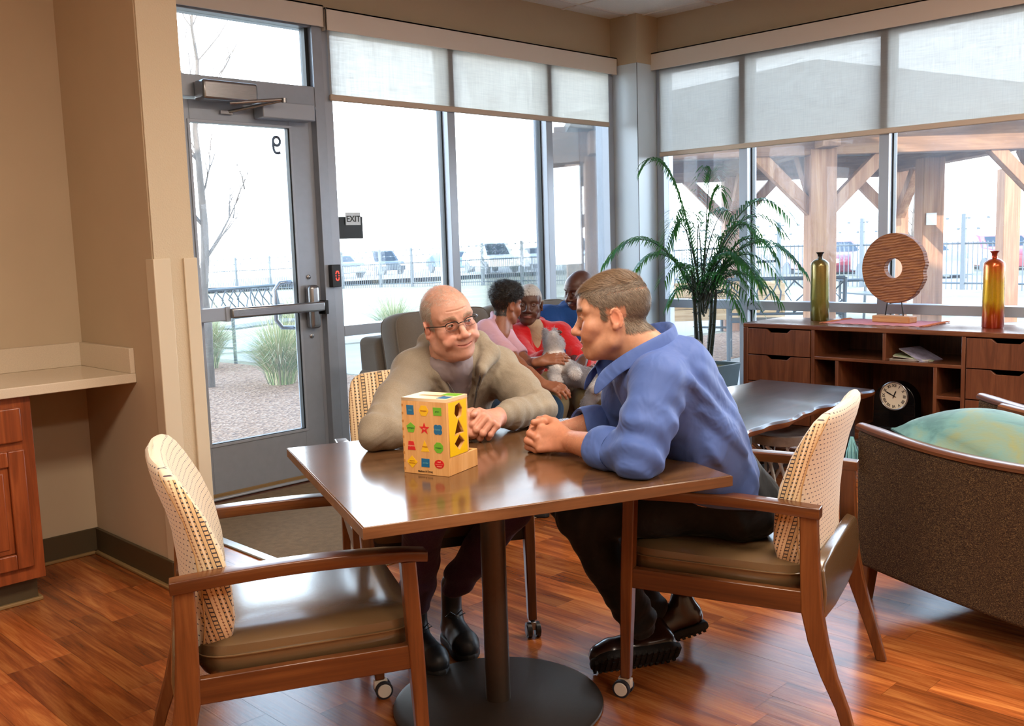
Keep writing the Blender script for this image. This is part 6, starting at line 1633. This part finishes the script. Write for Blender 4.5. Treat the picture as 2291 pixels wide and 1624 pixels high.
    strands('eyebrow', hv, hf, MW, hair_mat('brow_hair_b', '#6A4A30', '#9A7A58'), p, 500, .009, .0004, lambda c: (c[:, 1] > .06) * np.exp(-((c[:, 2] - .0225) / .004) ** 2) * (np.abs(c[:, 0]) > .012) * (np.abs(c[:, 0]) < .052), lambda P: np.stack([np.sign(P[:, 0]), 0 * P[:, 0], .25 + 0 * P[:, 0]], 1), .3, seed=6)
    strands('arm_hair', hnv, hnf, None, hair_mat('arm_hair_m', '#C8A078', '#E8D0A8'), p, 1600, .014, .00022, lambda c: ((c[:, 1] < 1.76) | (c[:, 0] > 2.03)) * 1.0, lambda P: np.stack([-.5 + 0 * P[:, 0], .3 + 0 * P[:, 1], .4 + 0 * P[:, 2]], 1), .5, seed=9)
    return p
blue_man()

# ================================================================ three people and the plush cat on the sofa
def sitter(label, head, fwd, roll, P, base, lipc, brow, hands, pel, chest, nk, shs, elbs, wrs, kn, an, iris='#2A1A10', red=.2, look=(0, 1, 0), res=.0032):
    P = dict(P); P['res'] = res; P['eye'] = .35
    MW = frame(head, fwd, roll=math.radians(roll), s=.85 if 'boy' in label else .91); H = head_field(P); hv, hf = H.skin(); hc = head_colors(base, lipc, red, brow)
    ms = [(hv, hf, MW, hc)]
    for (w, d, n, th, cu, tm, sz) in hands:
        S = SDF(np.array(w) - .21, np.array(w) + .21, .0034); i = [k for k, q in enumerate(wrs) if np.linalg.norm(np.array(q) - np.array(w)) < .02]
        if i: S.chain([L3(w, elbs[i[0]], .6), w], [.034, .026], .01)
        hand(S, w, d, n, th, cu, tm, sz); ms.append((*S.skin(), None, flat_col(base)))
    ms.append((*slimbody(pel, chest, nk, shs, elbs, wrs, kn, an), None, flat_col(base)))
    p = person(label, ms); eyes(p, MW, iris, look); return p, MW, hv, hf
def garment(name, mt, p, lo, hi, h, build, disp=None):
    S = SDF(lo, hi, h); build(S)
    if disp: S.displace(disp)
    return sdf_mesh([S.skin()], name, mt, p)
def boy():
    pel, chest, nk = (3.60, 3.80, .52), (3.585, 3.72, .80), (3.60, 3.68, .92); shs = [(3.485, 3.685, .885), (3.615, 3.745, .88)]
    elbs = [(3.45, 3.42, .72), (3.60, 3.50, .70)]; wrs = [(3.425, 3.235, .640), (3.52, 3.335, .735)]; kn = [(3.36, 3.30, .50), (3.50, 3.27, .50)]; an = [(3.38, 3.32, .10), (3.52, 3.30, .10)]
    p, MW, hv, hf = sitter('curly haired boy in a pink polo shirt turned towards the woman in red', (3.615, 3.665, 1.012), (.80, -.02, -.12), 2, dict(nose=.85, fw=.94, jaw=.9, lip=1.2, neckdir=(.03, -.05, -.19), neck=.88), '#8E5A40', '#9A5A4C', '#1A100A',
        [((3.425, 3.235, .640), (.25, -.90, -.15), (-.4, -.1, .9), (.9, .2, .3), (.35, .5, .3), [(.8, .6, .2), (1, .3, .2), (1, .1, .3)], .86),
         ((3.52, 3.335, .735), (.75, -.60, .15), (-.45, -.55, .7), (.0, .3, .9), (.25, .3, .2), [(.8, .6, .1), (1, .3, .1), (1, .1, .2)], .86)], pel, chest, nk, shs, elbs, wrs, kn, an)
    def shirt(S):
        S.chain([pel, chest], [.110, .098], .04); S.cap(chest, (3.585, 3.69, .87), .095, .065, .04); S.cap(shs[0], shs[1], .054, .054, .04)
        for sh, el in zip(shs, elbs): S.cap(sh, L3(sh, el, .72), .052, .048, .02); 
        for q in (0, 1): S.cap(L3(shs[q], elbs[q], 1.02), L3(shs[q], elbs[q], 1.6), .08, .08, .003, 's')
        S.chain([(3.555, 3.625, .915), (3.538, 3.675, .945), (3.575, 3.725, .958), (3.63, 3.72, .950), (3.655, 3.67, .92)], [.010, .013, .013, .013, .010], .008)
        S.cap((3.600, 3.67, .945), (3.615, 3.66, 1.01), .042, .048, .004, 's')
    garment('polo_shirt', M['pink'], p, (3.34, 3.30, .42), (3.88, 3.95, 1.0), .008, shirt, lambda P: .003 * nsum(P, 26, 3) + creases(P, elbs[0], (0, 1, .3), .12, 90, .005, 4) + creases(P, (3.56, 3.66, .7), (.2, .2, 1), .14, 70, .004, 5))
    garment('jeans', M['denim'], p, (3.24, 3.16, .06), (3.80, 3.96, .64), .010, lambda S: [S.cap((3.6, 3.78, .50), (3.58, 3.72, .50), .115, .11, .03)] + [S.chain([(3.55 + .06 * i, 3.72, .50), k, a], [.085, .068, .05], .03) for i, (k, a) in enumerate(zip(kn, an))], lambda P: .003 * nsum(P, 26, 3))
    for a in an: shoe(p, (a[0], a[1] + .05, .0155), (a[0] - .03, a[1] - .17, .0155))
    hm = hair_mat('curly_black_hair', '#0A0806', '#2A2018', .45)
    kp = lambda c: ((c[:, 2] > .055 - .5 * np.clip(c[:, 1] - .04, 0, 1)) | ((c[:, 1] < .02) & (c[:, 2] > -.005)) | ((c[:, 1] < -.035) & (c[:, 2] > -.075))) * ~((np.abs(c[:, 0]) > .064) & (c[:, 1] > -.04) & (c[:, 1] < .014) & (c[:, 2] < .014)) * 1.0
    strands('hair_sides', hv, hf, MW, hm, p, 15000, .012, .0011, kp, lambda P: np.stack([0 * P[:, 0], -.3 + 0 * P[:, 1], -.8 + 0 * P[:, 2]], 1), .25, seed=3)
    cap_ = SDF((-.12, -.15, -.02), (.12, .13, .19), .005); cap_.ell((0, -.016, .055), (.078, .098, .082), .02); cap_.ell((0, .045, .085), (.062, .055, .045), .03); cap_.cut((0, 0, .020), (0, .25, -1)); cap_.displace(lambda P: .009 * nsum(P, 95, 8, 7)); cv, cf_ = cap_.skin()
    hh = sdf_mesh([(cv, cf_, MW)], 'hair', plain('hair_mass', '#100C0A', .6), p)
    strands('curls', cv, cf_, MW, hm, hh, 4200, .028, .0011, lambda c: 1.0 + 0 * c[:, 0], lambda P: np.stack([.4 * np.sin(P[:, 1] * 90), .6 + 0 * P[:, 1], .2 * np.cos(P[:, 0] * 90)], 1), .3, curl=.0065, seed=8)
boy()
def lady():
    pel, chest, nk = (4.06, 3.93, .50), (4.02, 3.85, .72), (4.00, 3.83, .845); shs = [(3.875, 3.90, .80), (4.135, 3.76, .80)]
    elbs = [(3.80, 3.66, .66), (4.06, 3.50, .63)]; wrs = [(3.725, 3.48, .735), (3.88, 3.37, .70)]; kn = [(3.58, 3.33, .52), (3.78, 3.22, .52)]; an = [(3.56, 3.36, .10), (3.78, 3.27, .10)]
    p, MW, hv, hf = sitter('white-haired woman in a red cardigan on the sofa holding the plush cat', (3.965, 3.835, .985), (-.78, -.66, -.02), -3, dict(nose=.95, nosew=1.3, fw=1.02, jaw=1.0, lip=1.6, jowl=.7, folds=.9, eye=.7, neckdir=(0, -.045, -.17)), '#5A3A2C', '#9C5A54', '#3A2A22',
        [((3.725, 3.48, .735), (-.25, -.55, .80), (-.75, .5, .2), (.4, -.3, .6), (.25, .3, .2), [(.8, .6, .1), (1, .3, .1), (1, .1, .2)], .92),
         ((3.88, 3.37, .70), (-.75, -.35, -.35), (-.3, -.1, .9), (-.3, .8, .2), (.5, .6, .3), [(.8, .6, .1), (1, .3, .1), (1, .1, .2)], .92)], pel, chest, nk, shs, elbs, wrs, kn, an, red=.12, look=(-.3, 1, .1))
    fw = np.array((-.75, -.66, 0))
    def card(S):
        S.chain([pel, L3(pel, chest, .5), chest], [.165, .155, .150], .04, flat=(fw, .85)); S.cap(chest, (4.0, 3.84, .80), .14, .10, .04); S.cap(shs[0], shs[1], .068, .068, .05)
        for sh, el, w in zip(shs, elbs, wrs): S.chain([sh, el, L3(el, w, .78)], [.068, .058, .045], .03)
        S.chain([(3.965, 3.76, .68), (3.925, 3.83, .79), (3.955, 3.90, .865), (4.02, 3.92, .875), (4.075, 3.86, .865), (4.06, 3.77, .79), (3.985, 3.725, .68)], [.026, .034, .034, .034, .034, .034, .026], .016)
        S.chain([(3.965, 3.78, .87), (3.945, 3.755, .77), (3.935, 3.74, .66)], [.046, .030, .010], .008, 's')
    garment('cardigan', M['redc'], p, (3.64, 3.30, .36), (4.32, 4.14, .94), .008, card, lambda P: .002 * nsum(P, 26, 3) + creases(P, elbs[0], (1, .6, -.2), .13, 80, .006, 6) + creases(P, elbs[1], (1, .6, -.2), .13, 80, .006, 7))
    garment('knit_top', M['creamk'], p, (3.84, 3.66, .55), (4.16, 4.0, .90), .007, lambda S: [S.cap(chest, (4.0, 3.835, .80), .132, .085, .04, flat=(fw, .85)), S.cap((3.985, 3.82, .81), (3.97, 3.81, .86), .058, .052, .02)])
    garment('trousers', M['olive'], p, (3.44, 3.08, .06), (4.26, 4.12, .66), .010, lambda S: [S.cap(pel, (4.0, 3.85, .50), .15, .14, .03)] + [S.chain([(3.98 + .1 * i, 3.86 - .1 * i, .50), k, a], [.11, .088, .060], .03) for i, (k, a) in enumerate(zip(kn, an))], lambda P: .003 * nsum(P, 22, 3))
    for a in an: shoe(p, (a[0] + .03, a[1] + .03, .0155), (a[0] - .13, a[1] - .14, .0155))
    hm = hair_mat('short_white_hair', '#B8B4B0', '#E8E6E4')
    kp = lambda c: ((c[:, 2] > .060 - .3 * np.clip(.05 - c[:, 1], 0, .05)) | ((c[:, 1] < .03) & (c[:, 2] > -.01)) | ((c[:, 1] < -.035) & (c[:, 2] > -.07))) * ~((np.abs(c[:, 0]) > .066) & (c[:, 1] > -.038) & (c[:, 1] < .014) & (c[:, 2] < .014)) * 1.0
    strands('hair', hv, hf, MW, hm, p, 11000, .014, .0011, kp, lambda P: np.stack([.3 * np.sin(P[:, 1] * 80), -.4 + 0 * P[:, 1], -.4 + 0 * P[:, 2]], 1), .4, seed=3, jit=.6)
lady()
def navy_man():
    pel, chest, nk = (4.40, 3.92, .52), (4.36, 3.84, .78), (4.34, 3.80, .93); shs = [(4.18, 3.90, .88), (4.50, 3.70, .87)]
    elbs = [(4.08, 3.66, .68), (4.36, 3.44, .66)]; wrs = [(3.945, 3.40, .655), (4.06, 3.30, .66)]; kn = [(3.85, 3.22, .55), (4.10, 3.12, .55)]; an = [(3.86, 3.26, .10), (4.10, 3.16, .10)]
    p, MW, hv, hf = sitter('bald man in a navy blue shirt sitting on the sofa beside the woman in red', (4.315, 3.765, 1.045), (-.93, .05, -.22), -4, dict(nose=1.05, nosew=1.3, fw=1.0, jaw=1.08, lip=1.3, folds=.4, neckdir=(0, -.055, -.17), neck=1.1), '#4E2E22', '#6A3C34', '#140C08',
        [((3.945, 3.40, .655), (-.60, -.62, -.10), (-.2, -.3, .9), (.6, -.6, .1), (.5, .7, .4), [(.8, .6, .2), (1, .3, .2), (1, .1, .3)], 1.02),
         ((4.06, 3.30, .66), (-.85, -.25, -.05), (-.2, -.2, .9), (-.3, .9, .1), (.4, .6, .3), [(.8, .6, .2), (1, .3, .2), (1, .1, .3)], 1.02)], pel, chest, nk, shs, elbs, wrs, kn, an, red=.1)
    fw = np.array((-.75, -.55, 0))
    def shirt(S):
        S.chain([pel, L3(pel, chest, .5), chest], [.165, .165, .165], .04, flat=(fw, .82)); S.cap(chest, (4.35, 3.82, .89), .155, .11, .05); S.cap(shs[0], shs[1], .078, .078, .05)
        for sh, el in zip(shs, elbs): S.chain([sh, el], [.078, .066], .03)
        for q in (0, 1): S.cap(L3(shs[q], elbs[q], 1.28), L3(shs[q], elbs[q], 1.7), .09, .09, .003, 's')
        S.chain([(4.275, 3.76, .90), (4.29, 3.86, .955), (4.36, 3.88, .965), (4.42, 3.82, .955), (4.38, 3.72, .90)], [.018, .022, .022, .022, .018], .014)
    garment('shirt', M['navy'], p, (3.96, 3.34, .40), (4.68, 4.14, 1.02), .009, shirt, lambda P: .0025 * nsum(P, 22, 3) + creases(P, elbs[0], (.3, 1, .6), .15, 75, .006, 6) + creases(P, (4.25, 3.7, .78), (.2, .4, 1), .15, 60, .005, 8))
    garment('trousers', M['beige'], p, (3.70, 2.98, .06), (4.62, 4.12, .68), .011, lambda S: [S.cap(pel, (4.34, 3.84, .52), .155, .15, .03)] + [S.chain([(4.30 + .1 * i, 3.80 - .1 * i, .53), k, a], [.115, .088, .062], .03) for i, (k, a) in enumerate(zip(kn, an))], lambda P: .003 * nsum(P, 22, 3))
    for a in an: shoe(p, (a[0] + .03, a[1] + .03, .0155), (a[0] - .15, a[1] - .18, .0155))
    b = MB(); c = V((3.905, 3.315, .672)); b.tube([c + V((.010 * math.cos(a), 0, .010 * math.sin(a))) for a in [2 * PI * k / 20 for k in range(20)]], .0022, 6, closed=True); b.build('ring', M['steel'], p, smooth=True)
    b = MB(); c = V((3.955, 3.42, .655)); q = (V((3.945, 3.40, .655)) - V(elbs[0])).to_track_quat('Z', 'Y').to_matrix(); b.tube([c + q @ V((.033 * math.cos(a), .030 * math.sin(a), 0)) for a in [2 * PI * k / 28 for k in range(28)]], .008, 8, closed=True, flat=.4); b.build('wristwatch_strap', M['black'], p, smooth=True)
navy_man()

def cat():
    S = SDF((3.40, 2.96, .50), (3.90, 3.56, .96), .0048)
    body, chest, hd, nose = (3.68, 3.27, .655), (3.620, 3.335, .735), (3.625, 3.34, .815), (3.598, 3.318, .862)
    S.chain([(3.70, 3.13, .635), body, chest, hd], [.044, .050, .044, .038], .03); S.ell(hd, (.044, .044, .040), .02)
    S.cap(hd, nose, .036, .020, .02); S.cap((3.655, 3.365, .85), (3.675, 3.375, .885), .018, .008, .012); S.cap((3.615, 3.375, .845), (3.620, 3.395, .885), .018, .008, .012)
    legs = [((3.60, 3.30, .715), (3.545, 3.27, .675), (3.520, 3.235, .640)), ((3.64, 3.27, .70), (3.61, 3.20, .690), (3.585, 3.165, .680)), ((3.70, 3.13, .63), (3.66, 3.08, .625), (3.615, 3.055, .615)), ((3.72, 3.12, .62), (3.74, 3.05, .61), (3.72, 3.0, .605))]
    for l in legs: S.chain(l, [.026, .021, .021], .016); S.ell(l[-1], (.027, .027, .024), .010)
    S.chain([(3.69, 3.10, .615), (3.635, 3.09, .575), (3.60, 3.11, .53)], [.03, .028, .022], .02)
    S.displace(lambda P: .004 * nsum(P, 60, 2)); v, f_ = S.skin()
    def col(v):
        w = np.clip(blob(v, (3.60, 3.30, .725), (.055, .06, .07)) * 1.8 + sum(blob(v, l[-1], (.04, .04, .035)) for l in legs) + blob(v, nose, (.03, .03, .03)) * .6, 0, 1)[:, None]
        g = (.5 + .5 * np.clip(nsum(v, 45, 4), -1, 1))[:, None]; c = lin('#66666E') * (1 - g) + lin('#A8A8B2') * g; return c * (1 - w) + lin('#FFFCFA') * w
    t = NT('plush'); at = t.n('ShaderNodeAttribute', attribute_name='tint'); t.l(at.outputs[0], t.b.inputs['Base Color']); t.setp(Roughness=.95, Sheen_Weight=.4)
    o = sdf_mesh([(v, f_, None, col)], 'plush_cat', t.mat); tag(o, 'fluffy grey and white plush cat on the lap of the woman in red', 'toy')
    fur = strands('fur', v, f_, None, t.mat, o, 24000, .022, .0009, lambda c: 1.0 + 0 * c[:, 0], lambda P: np.stack([.3 + 0 * P[:, 0], .2 + 0 * P[:, 1], -.7 + 0 * P[:, 2]], 1), .8, seed=2, jit=.5)
    n = len(fur.data.vertices); co = np.empty(n * 3, f32); fur.data.vertices.foreach_get('co', co); c = col(co.reshape(-1, 3)); at_ = fur.data.color_attributes.new('tint', 'FLOAT_COLOR', 'POINT'); at_.data.foreach_set('color', np.concatenate([c, np.ones((n, 1))], 1).astype(f32).ravel()); fur['kind'] = 'stuff'
    b = MB()
    for dx, dy in ((-.020, -.018), (.012, -.030)): b.lathe([(.0045 * math.sin(PI * k / 8), -.0045 * math.cos(PI * k / 8)) for k in range(9)], (hd[0] + dx - .012, hd[1] + dy - .012, hd[2] + .022), 10)
    b.build('eyes', M['black'], o, smooth=True)
cat()
